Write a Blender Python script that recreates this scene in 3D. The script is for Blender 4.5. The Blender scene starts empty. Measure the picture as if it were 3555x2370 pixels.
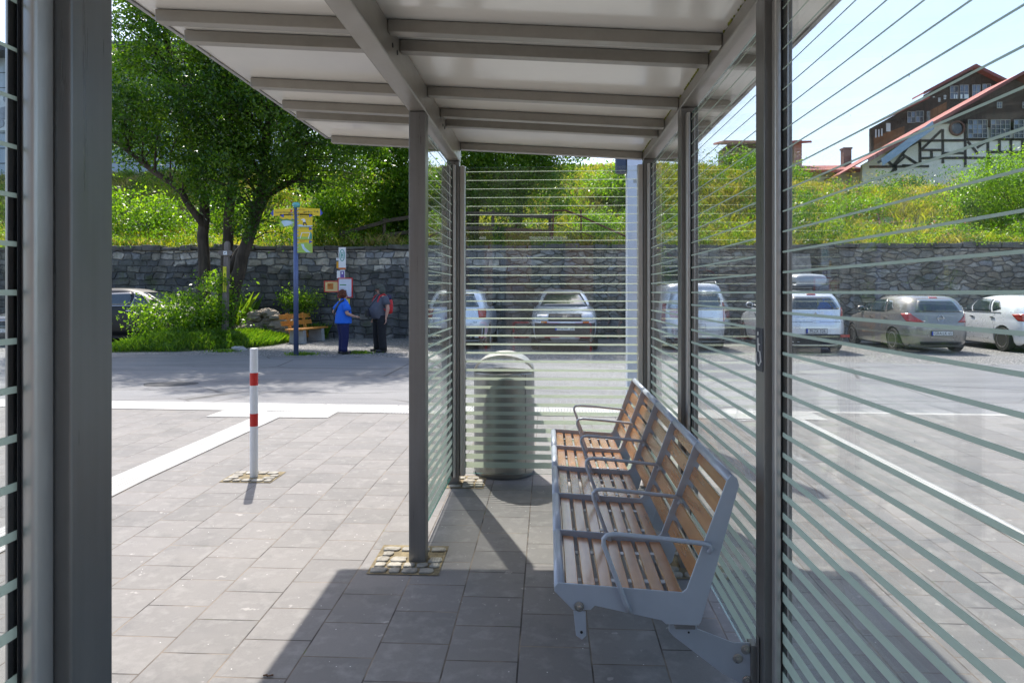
import bpy, bmesh, math, random
import numpy as np
from mathutils import Vector, Matrix
R=math.radians
rng=np.random.default_rng(7); random.seed(7)
SC=bpy.context.scene
COL=SC.collection
# ------------------------------------------------------------------ materials
MATS={}
def _nt(name):
    m=bpy.data.materials.new(name); m.use_nodes=True; nt=m.node_tree
    for n in list(nt.nodes): nt.nodes.remove(n)
    out=nt.nodes.new('ShaderNodeOutputMaterial'); MATS[name]=m
    return m,nt,out
class G:
    """tiny node graph helper"""
    def __init__(s,nt): s.nt=nt
    def n(s,t,**k):
        nd=s.nt.nodes.new('ShaderNode'+t)
        for a,v in k.items():
            if a.startswith('i_'):
                key=a[2:].replace('_',' ')
                s.set(nd,key,v)
            else: setattr(nd,a,v)
        return nd
    def set(s,nd,key,v):
        inp=None
        for i in nd.inputs:
            if i.name==key and i.enabled: inp=i;break
        if inp is None: inp=nd.inputs[key]
        if isinstance(v,bpy.types.NodeSocket): s.nt.links.new(v,inp)
        else:
            if hasattr(inp.default_value,'__len__') and not hasattr(v,'__len__'): v=(v,)*len(inp.default_value)
            if hasattr(v,'__len__') and hasattr(inp.default_value,'__len__') and len(inp.default_value)==4 and len(v)==3: v=(*v,1)
            inp.default_value=v
    def l(s,a,b): s.nt.links.new(a,b)
    def pos(s,scale=(1,1,1),rot=(0,0,0),loc=(0,0,0),obj=False):
        if obj: o=s.n('TexCoord').outputs['Object']
        else: o=s.n('NewGeometry').outputs['Position']
        mp=s.n('Mapping'); s.l(o,mp.inputs[0]); mp.inputs['Scale'].default_value=scale; mp.inputs['Rotation'].default_value=rot; mp.inputs['Location'].default_value=loc
        return mp.outputs[0]
    def noise(s,vec,scale,detail=4,rough=.6,dist=0):
        nd=s.n('TexNoise',i_Scale=scale,i_Detail=detail,i_Roughness=rough,i_Distortion=dist); s.l(vec,nd.inputs['Vector']); return nd.outputs['Fac']
    def ramp(s,fac,*stops):
        nd=s.n('ValToRGB'); s.l(fac,nd.inputs[0]); e=nd.color_ramp.elements
        while len(e)<len(stops): e.new(.5)
        for el,(p,c) in zip(e,stops):
            el.position=p; el.color=(c,c,c,1) if not hasattr(c,'__len__') else (*c,1)
        return nd.outputs[0]
    def mix(s,fac,a,b,bt='MIX'):
        nd=s.n('Mix',data_type='RGBA',blend_type=bt)
        for k,v in ((0,fac),(6,a),(7,b)):
            if isinstance(v,bpy.types.NodeSocket): s.l(v,nd.inputs[k])
            elif k==0: nd.inputs[0].default_value=v
            else: nd.inputs[k].default_value=(*v,1) if len(v)==3 else v
        return nd.outputs[2]
    def math(s,op,a,b=0.0,c=None):
        nd=s.n('Math',operation=op)
        for k,v in ((0,a),(1,b),(2,c)):
            if v is None: continue
            if isinstance(v,bpy.types.NodeSocket): s.l(v,nd.inputs[k])
            else: nd.inputs[k].default_value=v
        return nd.outputs[0]
    def bump(s,h,strength=.3,dist=.01):
        nd=s.n('Bump',i_Strength=strength,i_Distance=dist); s.l(h,nd.inputs['Height']); return nd.outputs[0]
    def bsdf(s,**k):
        nd=s.n('BsdfPrincipled')
        for a,v in k.items(): s.set(nd,a.replace('_',' '),v)
        return nd
def mat(name,col,rough=.5,metal=0,var=.12,scale=6,bump=0,bscale=60,coat=0,spec=.5,emit=None,obj=True,stretch=None):
    if name in MATS: return MATS[name]
    m,nt,out=_nt(name); g=G(nt)
    p=g.pos(obj=obj)
    f=g.noise(p,scale,5,.65)
    if stretch:
        f2=g.noise(g.pos(scale=stretch,obj=True),1.0,5,.7); f=g.math('ADD',g.math('MULTIPLY',f,.4),g.math('MULTIPLY',f2,.6))
    c=g.mix(g.ramp(f,(.3,0),(.7,1)),tuple(x*(1-var) for x in col),tuple(min(1,x*(1+var)) for x in col))
    rr=g.ramp(f2,(.3,max(0,rough-.1)),(.7,min(1,rough+.14))) if stretch else g.ramp(g.noise(p,scale*2.3,3),(.3,max(0,rough-.06)),(.7,min(1,rough+.06)))
    k={}
    b=g.bsdf(Base_Color=c,Roughness=rr,Metallic=metal,Coat_Weight=coat,Specular_IOR_Level=spec,Coat_Roughness=.05)
    if bump: g.l(g.bump(g.noise(p,bscale,4),bump,.004),b.inputs['Normal'])
    g.l(b.outputs[0],out.inputs[0]); return m
def leafmat(name,c1,c2,c3,trans=.45,rough=.45):
    m,nt,out=_nt(name); g=G(nt)
    a=g.n('Attribute',attribute_name='rnd').outputs['Fac']
    col=g.ramp(a,(0,c1),(.5,c2),(1,c3))
    b=g.bsdf(Base_Color=col,Roughness=rough,Specular_IOR_Level=.5)
    t=g.n('BsdfTranslucent'); tc=g.mix(1.0,col,(1.0,1.0,.35),'MULTIPLY'); tc2=g.mix(1.0,tc,(2.1,2.3,1.2),'MULTIPLY'); g.l(tc2,t.inputs[0])
    mx=g.n('MixShader'); mx.inputs[0].default_value=trans; g.l(b.outputs[0],mx.inputs[1]); g.l(t.outputs[0],mx.inputs[2])
    g.l(mx.outputs[0],out.inputs[0]); return m
# ------------------------------------------------------------------ mesh building
class MB:
    def __init__(s): s.v=[]; s.f=[]; s.m=[]; s.mi=0
    def add(s,vs,fs):
        o=len(s.v); s.v.extend([tuple(v) for v in vs]); s.f.extend([tuple(i+o for i in f) for f in fs]); s.m.extend([s.mi]*len(fs)); return s
    def box(s,x0,x1,y0,y1,z0,z1):
        vs=[(x,y,z) for z in(z0,z1) for y in(y0,y1) for x in(x0,x1)]
        return s.add(vs,[(0,2,3,1),(4,5,7,6),(0,1,5,4),(2,6,7,3),(0,4,6,2),(1,3,7,5)])
    def bx(s,cx,cy,cz,sx,sy,sz): return s.box(cx-sx/2,cx+sx/2,cy-sy/2,cy+sy/2,cz-sz/2,cz+sz/2)
    def prism(s,pts,d):
        """closed polygon of 3D pts extruded by vector d"""
        n=len(pts); P=[Vector(p) for p in pts]; d=Vector(d)
        nn=Vector((0,0,0))
        for i in range(n): nn+=P[i].cross(P[(i+1)%n])
        if nn.dot(d)>0: P=P[::-1]
        vs=P+[p+d for p in P]
        fs=[tuple(range(n)),tuple(range(2*n-1,n-1,-1))]+[((i+1)%n,i,i+n,(i+1)%n+n) for i in range(n)]
        return s.add(vs,fs)
    def tube(s,pts,r,n=10,cap=True,flat=None):
        P=[Vector(p) for p in pts]; k=len(P); rs=r if hasattr(r,'__len__') else [r]*k
        up=None; vs=[]
        for i in range(k):
            t=(P[min(i+1,k-1)]-P[max(i-1,0)]).normalized()
            if up is None:
                up=Vector((0,0,1)) if abs(t.z)<.9 else Vector((1,0,0))
            a=t.cross(up).normalized(); b=a.cross(t).normalized(); up=b
            for j in range(n):
                an=2*math.pi*j/n; vs.append(P[i]+(a*math.cos(an)+b*math.sin(an))*rs[i])
        fs=[(i*n+j,i*n+(j+1)%n,(i+1)*n+(j+1)%n,(i+1)*n+j) for i in range(k-1) for j in range(n)]
        if cap: fs+=[tuple(range(n-1,-1,-1)),tuple(range((k-1)*n,k*n))]
        return s.add(vs,fs)
    def rings(s,rs,cap=True):
        """loft rings, each a list of equal-length 3D pts"""
        n=len(rs[0]); k=len(rs); vs=[p for r_ in rs for p in r_]
        fs=[(i*n+j,i*n+(j+1)%n,(i+1)*n+(j+1)%n,(i+1)*n+j) for i in range(k-1) for j in range(n)]
        if cap: fs+=[tuple(range(n-1,-1,-1)),tuple(range((k-1)*n,k*n))]
        return s.add(vs,fs)
    def lathe(s,prof,c=(0,0,0),n=24,axis='z'):
        rs=[]
        for r,z in prof:
            ring=[]
            for j in range(n):
                a=2*math.pi*j/n; x,y=r*math.cos(a),r*math.sin(a)
                if axis=='z': ring.append((c[0]+x,c[1]+y,c[2]+z))
                elif axis=='y': ring.append((c[0]+x,c[1]+z,c[2]-y))
                else: ring.append((c[0]+z,c[1]+x,c[2]+y))
            rs.append(ring)
        return s.rings(rs)
    def sph(s,c,r,n=12,sq=(1,1,1)):
        rs=[]
        for i in range(1,n):
            a=math.pi*i/n; rs.append([(c[0]+r*sq[0]*math.sin(a)*math.cos(b),c[1]+r*sq[1]*math.sin(a)*math.sin(b),c[2]-r*sq[2]*math.cos(a)) for b in [2*math.pi*j/(2*n) for j in range(2*n)]])
        return s.rings(rs)
    def grid(s,fn,nu,nv):
        vs=[fn(i/nu,j/nv) for j in range(nv+1) for i in range(nu+1)]
        w=nu+1
        return s.add(vs,[(j*w+i,j*w+i+1,(j+1)*w+i+1,(j+1)*w+i) for j in range(nv) for i in range(nu)])
    def text(s,txt,size,o,xd=(1,0,0),yd=(0,0,1),align='CENTER',sx=1.0):
        vs,fs=textgeo(txt,align); o=Vector(o);xd=Vector(xd);yd=Vector(yd)
        return s.add([o+xd*(v[0]*size*sx)+yd*(v[1]*size) for v in vs],fs)
    def build(s,name,mats,parent=None,bevel=0,smooth=False,label=None,local=False,seg=2):
        me=bpy.data.meshes.new(name)
        vs=s.v
        if parent is not None and not local:
            r=parent
            while r.parent: r=r.parent
            M=(Matrix.Translation(r.location)@Matrix.Rotation(r.rotation_euler.z,4,'Z')).inverted()
            vs=[tuple(M@Vector(v)) for v in vs]
        me.from_pydata([tuple(v) for v in vs],[],s.f); 
        if not hasattr(mats,'__len__'): mats=[mats]
        for m in mats: me.materials.append(m)
        if len(mats)>1: me.polygons.foreach_set('material_index',s.m)
        if smooth: me.polygons.foreach_set('use_smooth',[True]*len(s.f))
        me.update()
        o=bpy.data.objects.new(name,me); COL.objects.link(o)
        if parent is not None: o.parent=parent
        if smooth and smooth!=1:
            pass
        if bevel:
            b=o.modifiers.new('bevel','BEVEL'); b.width=bevel; b.segments=seg; b.limit_method='ANGLE'; b.angle_limit=R(40)
            me.polygons.foreach_set('use_smooth',[True]*len(s.f))
            w=o.modifiers.new('wn','WEIGHTED_NORMAL'); w.keep_sharp=False
        if label: o['label']=label
        return o
_tc={}
def textgeo(txt,align='CENTER'):
    if (txt,align) in _tc: return _tc[(txt,align)]
    cu=bpy.data.curves.new('t','FONT'); cu.body=txt; cu.align_x=align; cu.align_y='CENTER'; cu.size=1; cu.resolution_u=2
    ob=bpy.data.objects.new('t',cu); COL.objects.link(ob)
    dg=bpy.context.evaluated_depsgraph_get(); me=ob.evaluated_get(dg).to_mesh()
    r=([tuple(v.co) for v in me.vertices],[tuple(p.vertices) for p in me.polygons])
    bpy.data.objects.remove(ob); bpy.data.curves.remove(cu); _tc[(txt,align)]=r; return r
def tag(o,label=None,cat=None,group=None,kind=None):
    if label: o['label']=label
    if cat: o['category']=cat
    if group: o['group']=group
    if kind: o['kind']=kind
    return o
def thing(name,label,cat,loc=(0,0,0),rz=0,group=None):
    o=bpy.data.objects.new(name,None); COL.objects.link(o); o.location=loc; o.rotation_euler=(0,0,rz); o.empty_display_size=.2
    return tag(o,label,cat,group)
def npmesh(name,V,F,mats,parent=None,rnd=None,mi=None,smooth=False):
    """V (n,3) array, F (m,k) int array"""
    me=bpy.data.meshes.new(name); n,m,k=len(V),len(F),F.shape[1]
    if parent is not None:
        r=parent
        while r.parent: r=r.parent
        M=np.array((Matrix.Translation(r.location)@Matrix.Rotation(r.rotation_euler.z,4,'Z')).inverted())
        V=V@M[:3,:3].T+M[:3,3]
    me.vertices.add(n); me.vertices.foreach_set('co',np.ascontiguousarray(V,dtype=np.float32).ravel())
    me.loops.add(m*k); me.loops.foreach_set('vertex_index',F.astype(np.int32).ravel())
    me.polygons.add(m); me.polygons.foreach_set('loop_start',np.arange(0,m*k,k,dtype=np.int32)); me.polygons.foreach_set('loop_total',np.full(m,k,dtype=np.int32))
    if not hasattr(mats,'__len__'): mats=[mats]
    for x in mats: me.materials.append(x)
    if mi is not None: me.polygons.foreach_set('material_index',mi.astype(np.int32))
    if smooth: me.polygons.foreach_set('use_smooth',np.ones(m,dtype=bool))
    me.update(calc_edges=True)
    if rnd is not None:
        a=me.attributes.new('rnd','FLOAT','FACE'); a.data.foreach_set('value',rnd.astype(np.float32))
    o=bpy.data.objects.new(name,me); COL.objects.link(o)
    if parent is not None: o.parent=parent
    return o
def unit(v): return v/np.maximum(np.linalg.norm(v,axis=1,keepdims=True),1e-9)
def leaves(P,size,up=.35,aspect=.5,droop=0):
    """rhombus leaves at points P -> V,F"""
    n=len(P); d=unit(rng.normal(size=(n,3))+np.array([0,0,-droop])); nrm=unit(rng.normal(size=(n,3))+np.array([0,0,up*3]))
    s=unit(np.cross(d,nrm)); sz=(size*(.6+.8*rng.random(n)))[:,None]
    V=np.stack([P-d*sz*.5,P+s*sz*aspect*.5+d*sz*.02,P+d*sz*.5,P-s*sz*aspect*.5+d*sz*.02],1).reshape(-1,3)
    F=np.arange(4*n).reshape(n,4); return V,F
def ell_points(n,c,r,shell=.0):
    u=unit(rng.normal(size=(n,3))); rad=rng.random(n)**(1/3); rad=np.maximum(rad,shell*rng.random(n))
    return np.array(c)+u*rad[:,None]*np.array(r)
def clumpy(ells,nclump,per,rad):
    """leaf points gathered in clumps spread through ellipsoids; returns points, clump rnd"""
    vol=np.array([e[1][0]*e[1][1]*e[1][2] for e in ells]); cnt=np.maximum(1,(nclump*vol/vol.sum()).astype(int))
    C=np.concatenate([ell_points(k,*e,shell=.9) for k,e in zip(cnt,ells)])
    m=(per*(.4+1.2*rng.random(len(C)))).astype(int); idx=np.repeat(np.arange(len(C)),m)
    P=C[idx]+rng.normal(size=(len(idx),3))*np.array([1,1,.7])*(rad*(.6+.8*rng.random(len(C))))[idx][:,None]
    tone=rng.random(len(C))[idx]*.68+rng.random(len(idx))*.32
    return P,tone,C
# ------------------------------------------------------------------ camera (same pinhole as measured: 2450 px focal on 3555 px)
cam=bpy.data.cameras.new('camera'); co=bpy.data.objects.new('camera',cam); COL.objects.link(co); SC.camera=co
cam.sensor_width=36; cam.lens=2450/3555*36; cam.clip_end=2000; cam.clip_start=.05
AL=math.atan(.0514); co.location=(0,0,1.51); co.rotation_euler=(R(90),0,AL); cam.shift_y=-170/3555
# ------------------------------------------------------------------ light
SUN=Vector((-.228,.637,1.0)).normalized()
el=math.asin(SUN.z); az=math.atan2(SUN.x,SUN.y)
w=bpy.data.worlds.new('World'); SC.world=w; w.use_nodes=True; nt=w.node_tree
bg=nt.nodes['Background']; sky=nt.nodes.new('ShaderNodeTexSky'); sky.sky_type='NISHITA'; sky.sun_disc=False; sky.sun_elevation=el; sky.sun_rotation=az
sky.air_density=1.0; sky.dust_density=3.4; sky.ozone_density=1.0; sky.altitude=600
nt.links.new(sky.outputs[0],bg.inputs[0]); bg.inputs[1].default_value=.14
sl=bpy.data.lights.new('sun','SUN'); sl.energy=2.95; sl.angle=R(.53); sl.color=(1,.94,.86); so=bpy.data.objects.new('sun',sl); COL.objects.link(so)
so.rotation_euler=(-SUN).to_track_quat('-Z','Y').to_euler(); so.location=(-20,50,60)
SC.view_settings.view_transform='Standard'; SC.view_settings.look='None'; SC.view_settings.exposure=1.25; SC.view_settings.gamma=1
cy=SC.cycles; cy.max_bounces=8; cy.diffuse_bounces=3; cy.glossy_bounces=4; cy.transmission_bounces=4; cy.transparent_max_bounces=32; cy.use_denoising=True
try: cy.sample_clamp_indirect=6; cy.caustics_reflective=False; cy.caustics_refractive=False
except Exception: pass
# ------------------------------------------------------------------ base materials
M_post=mat('post_paint',(.215,.214,.208),.34,.55,.16,3,stretch=(38,38,1.4))
M_beam=mat('beam_paint',(.33,.312,.275),.38,.5,.13,3,stretch=(14,5,14))
M_alu=mat('aluminium',(.52,.51,.49),.35,.6,.05,4)
M_gask=mat('black_rubber',(.015,.015,.017),.6)
M_roof=mat('roof_panel',(.93,.91,.84),.18,0,.05,1.2,coat=.3)
M_edge=mat('roof_edge',(.35,.35,.36),.4,.4)
M_lichen=mat('lichen',(.22,.24,.03),.9,0,.4,30)
M_bluegrey=mat('bench_paint',(.43,.47,.54),.38,.15,.06,5,coat=.1)
M_steel=mat('bolt_steel',(.45,.44,.42),.3,.9)
M_white=mat('white_paint',(.78,.78,.77),.35,0,.05)
M_red=mat('red_film',(.55,.02,.015),.35,0,.1)
M_blackp=mat('black_plastic',(.02,.02,.022),.45)
M_conc=mat('concrete',(.38,.37,.35),.85,0,.2,5,.4)
def woodmat(name,c1,c2,rough,axis=1,sc=1.0,coat=.25):
    m,nt,out=_nt(name); g=G(nt)
    s=[28*sc,28*sc,28*sc]; s[axis]=1.6*sc
    p=g.pos(scale=tuple(s),obj=True); f=g.noise(p,1.0,6,.65,.6); big=g.noise(g.pos(obj=True),2.2,3)
    c=g.mix(g.ramp(f,(.3,0),(.72,1)),c1,c2); c=g.mix(g.ramp(big,(.35,0),(.65,.5)),c,tuple(x*.55 for x in c1))
    b=g.bsdf(Base_Color=c,Roughness=rough,Coat_Weight=coat,Coat_Roughness=.25); g.l(g.bump(f,.15,.002),b.inputs['Normal']); g.l(b.outputs[0],out.inputs[0]); return m
M_slat=woodmat('slat_wood',(.36,.15,.045),(.58,.26,.08),.26,1,1,.9)
M_pine=woodmat('varnished_pine',(.55,.21,.03),(.82,.38,.07),.4,0)
M_grey_wood=woodmat('weathered_wood',(.16,.13,.11),(.34,.29,.26),.85,2,1,0)
M_rail_wood=woodmat('old_rail_wood',(.06,.05,.035),(.16,.12,.09),.9,0,1,0)
# paving slabs
def paving():
    m,nt,out=_nt('paving_slabs'); g=G(nt)
    geo=g.n('NewGeometry').outputs['Position']; sp=g.n('SeparateXYZ'); g.l(geo,sp.inputs[0])
    wob=g.noise(geo,1.3,2); 
    cb=g.n('CombineXYZ'); g.l(g.math('ADD',sp.outputs[1],g.math('MULTIPLY_ADD',wob,.006,100*.3-.123)),cb.inputs[0]); g.l(g.math('ADD',sp.outputs[0],.438+100*.311),cb.inputs[1])
    def br(mort,smooth):
        b=g.n('TexBrick',offset=.43,offset_frequency=2,squash=1.0,i_Scale=1.0,i_Mortar_Size=mort,i_Mortar_Smooth=smooth,i_Bias=0.0,i_Brick_Width=.30,i_Row_Height=.311); g.l(cb.outputs[0],b.inputs['Vector']); return b
    b=br(.0036,.1); b.inputs['Color1'].default_value=(0,0,0,1); b.inputs['Color2'].default_value=(1,1,1,1); b.inputs['Mortar'].default_value=(.5,.5,.5,1)
    tone=g.mix(b.outputs['Color'],(.146,.141,.138),(.202,.191,.184))
    n1=g.noise(geo,170,3,.7); n2=g.noise(geo,.9,4,.6); n3=g.noise(geo,9,4,.65)
    tone=g.mix(g.ramp(n1,(.32,.35),(.68,0)),tone,(.11,.11,.11))
    tone=g.mix(g.ramp(n2,(.35,.0),(.7,.28)),tone,(.27,.25,.22))
    tone=g.mix(g.ramp(n3,(.5,.0),(.72,.45)),tone,(.33,.32,.30))
    vo=g.n('TexVoronoi',i_Scale=26.0); g.l(geo,vo.inputs['Vector']); 
    speck=g.ramp(vo.outputs['Distance'],(.05,1),(.09,0)); sel=g.ramp(vo.outputs['Color'],(.72,0),(.76,1))
    st1=g.ramp(g.noise(g.pos(loc=(3,7,0)),2.1,6,.7),(.56,0),(.63,.35)); tone=g.mix(st1,tone,(.10,.10,.098)); st2=g.ramp(g.noise(g.pos(loc=(9,1,0)),14,3,.5),(.70,0),(.73,.5)); tone=g.mix(st2,tone,(.42,.40,.37))
    tone=g.mix(g.math('MULTIPLY',speck,sel),tone,(.75,.73,.70))
    mort=g.mix(g.ramp(g.noise(geo,3,4),(.4,0),(.62,1)),(.035,.03,.028),(.22,.18,.14))
    mort=g.mix(g.ramp(g.noise(geo,5,2),(.66,0),(.72,.7)),mort,(.10,.13,.03))
    c=g.mix(b.outputs['Fac'],tone,mort)
    bs=g.bsdf(Base_Color=c,Roughness=g.ramp(n3,(.3,.62),(.7,.8)),Specular_IOR_Level=.35)
    bh=br(.005,.6); h=g.math('ADD',g.math('MULTIPLY',g.math('SUBTRACT',1.0,bh.outputs['Fac']),1.0),g.math('MULTIPLY',n1,.12))
    h=g.math('ADD',h,g.math('MULTIPLY',b.outputs['Color'],.25))
    g.l(g.bump(h,.55,.004),bs.inputs['Normal']); g.l(bs.outputs[0],out.inputs[0]); return m
M_pave=paving()
def asphalt():
    m,nt,out=_nt('asphalt'); g=G(nt); p=g.n('NewGeometry').outputs['Position']
    n1=g.noise(p,90,4,.75); n2=g.noise(p,.55,5,.6); n3=g.noise(g.pos((.25,2.2,1)),1,4)
    c=g.mix(g.ramp(n1,(.25,0),(.75,1)),(.105,.108,.116),(.235,.235,.24))
    c=g.mix(g.ramp(n2,(.4,0),(.65,.5)),c,(.21,.205,.20)); c=g.mix(g.ramp(n3,(.45,0),(.6,.5)),c,(.10,.10,.108))
    # long tar seams and cracks
    wv=g.n('SeparateXYZ'); g.l(p,wv.inputs[0])
    y=g.math('ADD',wv.outputs[1],g.math('MULTIPLY_ADD',wv.outputs[0],.05,g.math('MULTIPLY',g.noise(g.pos((1,1,1)),.9,4),.5)))
    fr=g.math('ABSOLUTE',g.math('SUBTRACT',g.math('FRACT',g.math('DIVIDE',y,1.15)),.5))
    crack=g.math('MULTIPLY',g.ramp(fr,(.0,1),(.022,0)),g.ramp(g.noise(p,.6,3),(.42,0),(.55,1)))
    vo=g.n('TexVoronoi',feature='DISTANCE_TO_EDGE',i_Scale=.35); g.l(g.pos((1,1,1)),vo.inputs['Vector'])
    dd=g.n('Mix',data_type='VECTOR'); 
    cr2=g.math('MULTIPLY',g.ramp(vo.outputs['Distance'],(.0,1),(.009,0)),g.ramp(g.noise(p,.4,2),(.4,0),(.55,1)))
    k=g.math('MAXIMUM',crack,cr2); c=g.mix(k,c,(.025,.025,.026))
    b=g.bsdf(Base_Color=c,Roughness=.72,Specular_IOR_Level=.6); g.l(g.bump(n1,.8,.006),b.inputs['Normal']); g.l(b.outputs[0],out.inputs[0]); return m
M_asph=asphalt()
def gravel(name='gravel',c1=(.18,.178,.175),c2=(.42,.41,.395),c3=(.60,.57,.53)):
    m,nt,out=_nt(name); g=G(nt); p=g.n('NewGeometry').outputs['Position']
    vo=g.n('TexVoronoi',i_Scale=24.0); g.l(p,vo.inputs['Vector'])
    c=g.ramp(vo.outputs['Color'],(.1,c1),(.55,c2),(.95,c3)); c=g.mix(g.ramp(vo.outputs['Distance'],(.25,0),(.6,.85)),c,(.06,.058,.055))
    c=g.mix(g.ramp(g.noise(p,.7,4),(.45,0),(.65,.35)),c,(.2,.2,.2))
    b=g.bsdf(Base_Color=c,Roughness=.85); g.l(g.bump(vo.outputs['Distance'],1.0,-.03),b.inputs['Normal']); g.l(b.outputs[0],out.inputs[0]); return m
M_grav=gravel()
def soil(name,cols):
    m,nt,out=_nt(name); g=G(nt); p=g.n('NewGeometry').outputs['Position']
    c=g.ramp(g.noise(p,1.1,6,.7),(.3,cols[0]),(.5,cols[1]),(.7,cols[2])); c=g.mix(g.ramp(g.noise(p,9,5,.7),(.4,0),(.7,.6)),c,cols[3])
    b=g.bsdf(Base_Color=c,Roughness=.95); g.l(g.bump(g.noise(p,8,6,.8),1,.1),b.inputs['Normal']); g.l(b.outputs[0],out.inputs[0]); return m
M_hill=soil('hill_soil',((.07,.10,.02),(.13,.16,.03),(.20,.17,.06),(.07,.08,.03)))
M_lawn=soil('lawn_soil',((.05,.085,.015),(.08,.13,.02),(.11,.15,.03),(.06,.06,.03)))
def stonewall(name,dark):
    m,nt,out=_nt(name); g=G(nt)
    pos=g.n('NewGeometry').outputs['Position']; sp=g.n('SeparateXYZ'); g.l(pos,sp.inputs[0])
    nz=g.n('TexNoise',i_Scale=1.7,i_Detail=3.0); g.l(pos,nz.inputs['Vector']); sc=g.n('SeparateColor'); g.l(nz.outputs['Color'],sc.inputs[0])
    cb=g.n('CombineXYZ'); g.l(g.math('ADD',sp.outputs[0],g.math('MULTIPLY',sc.outputs[0],.55)),cb.inputs[0]); g.l(g.math('ADD',sp.outputs[2],g.math('MULTIPLY',sc.outputs[1],.30)),cb.inputs[1])
    def br(ms,sm):
        b=g.n('TexBrick',offset=.45,squash=.75,squash_frequency=3,i_Scale=1.0,i_Mortar_Size=ms,i_Mortar_Smooth=sm,i_Bias=-.1,i_Brick_Width=.46,i_Row_Height=.235); g.l(cb.outputs[0],b.inputs['Vector']); b.inputs['Color1'].default_value=(0,0,0,1); b.inputs['Color2'].default_value=(1,1,1,1); return b
    b=br(.012,.2); b.inputs['Mortar'].default_value=(.5,.5,.5,1)
    k=2.5
    vs=g.n('CombineXYZ'); g.l(g.math('MULTIPLY',g.math('ADD',sp.outputs[0],g.math('MULTIPLY',sc.outputs[2],.5)),2.7),vs.inputs[0]); g.l(g.math('MULTIPLY',g.math('ADD',sp.outputs[2],g.math('MULTIPLY',sc.outputs[1],.3)),6.0),vs.inputs[1])
    vc=g.n('TexVoronoi',i_Scale=1.0,voronoi_dimensions='2D',i_Randomness=.85); g.l(vs.outputs[0],vc.inputs['Vector']); ve=g.n('TexVoronoi',i_Scale=1.0,voronoi_dimensions='2D',feature='DISTANCE_TO_EDGE',i_Randomness=.85); g.l(vs.outputs[0],ve.inputs['Vector'])
    edge=g.ramp(ve.outputs['Distance'],(.02,1),(.11,0)); vcs=g.n('SeparateColor'); g.l(vc.outputs['Color'],vcs.inputs[0])
    side=g.ramp(g.math('MULTIPLY_ADD',g.noise(pos,.9,2),3.0,g.math('MULTIPLY',sp.outputs[0],.35)),(.0,0),(1.0,1)); side=g.math('GREATER_THAN',g.math('ADD',sp.outputs[0],g.math('MULTIPLY_ADD',g.noise(pos,.6,4),6,-3)),-1.5)
    col=g.ramp(b.outputs['Color'],(.0,(.07*k,.07*k,.075*k)),(.25,(.20*k,.18*k,.15*k)),(.5,(.15*k,.155*k,.17*k)),(.75,(.27*k,.24*k,.20*k)),(1,(.34*k,.33*k,.31*k)))
    vcol=g.ramp(vcs.outputs[0],(.0,(.22,.20,.17)),(.3,(.42,.34,.24)),(.5,(.31,.30,.30)),(.7,(.50,.43,.32)),(.85,(.40,.39,.38)),(1,(.66,.60,.50)))
    col=g.mix(side,col,vcol)
    n=g.noise(pos,6,6,.7); col=g.mix(g.ramp(n,(.3,.7),(.65,0)),col,(.045*k,.045*k,.045*k))
    # lighter courses near the top, darker ones below
    zf=g.ramp(g.math('ADD',sp.outputs[2],g.math('MULTIPLY',g.noise(pos,.8,3),.9)),(0,0),(1,1)) 
    zz=g.math('ADD',sp.outputs[2],g.math('MULTIPLY_ADD',g.noise(pos,.7,3),1.1,-.55))
    top=g.math('MULTIPLY',g.math('GREATER_THAN',zz,2.35),1.0)
    low_dark=g.math('MULTIPLY',g.math('MULTIPLY',g.math('SUBTRACT',1.0,top),g.math('SUBTRACT',1.0,g.math('MULTIPLY',side,.7))),g.ramp(g.noise(pos,1.1,4),(.3,.9),(.7,.45)))
    col=g.mix(low_dark,col,(.035,.036,.04)); 
    col=g.mix(g.ramp(g.noise(pos,.5,4),(.5,0),(.62,.5)),col,(.05,.06,.03))
    mfac=g.mix(side,b.outputs['Fac'],edge); mc=g.mix(g.math('MULTIPLY',mfac,g.ramp(g.noise(pos,2.3,3),(.3,.1),(.6,.65))),col,(.10,.092,.08))
    mc=g.mix(g.ramp(g.noise(g.pos(scale=(.9,1,.12)),1.0,4,.6),(.5,0),(.68,.55)),mc,(.035,.036,.032)); mc=g.mix(g.ramp(g.noise(g.pos(loc=(5,2,1)),1.6,5,.7),(.58,0),(.66,.5)),mc,(.07,.09,.03)); bs=g.bsdf(Base_Color=mc,Roughness=.9); bh=br(.03,1.0); h=g.math('SUBTRACT',g.math('MULTIPLY',n,.5),g.mix(side,bh.outputs['Fac'],edge)); g.l(g.bump(h,1,.06),bs.inputs['Normal']); g.l(bs.outputs[0],out.inputs[0]); return m
M_wall=stonewall('rubble_wall',False)
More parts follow.
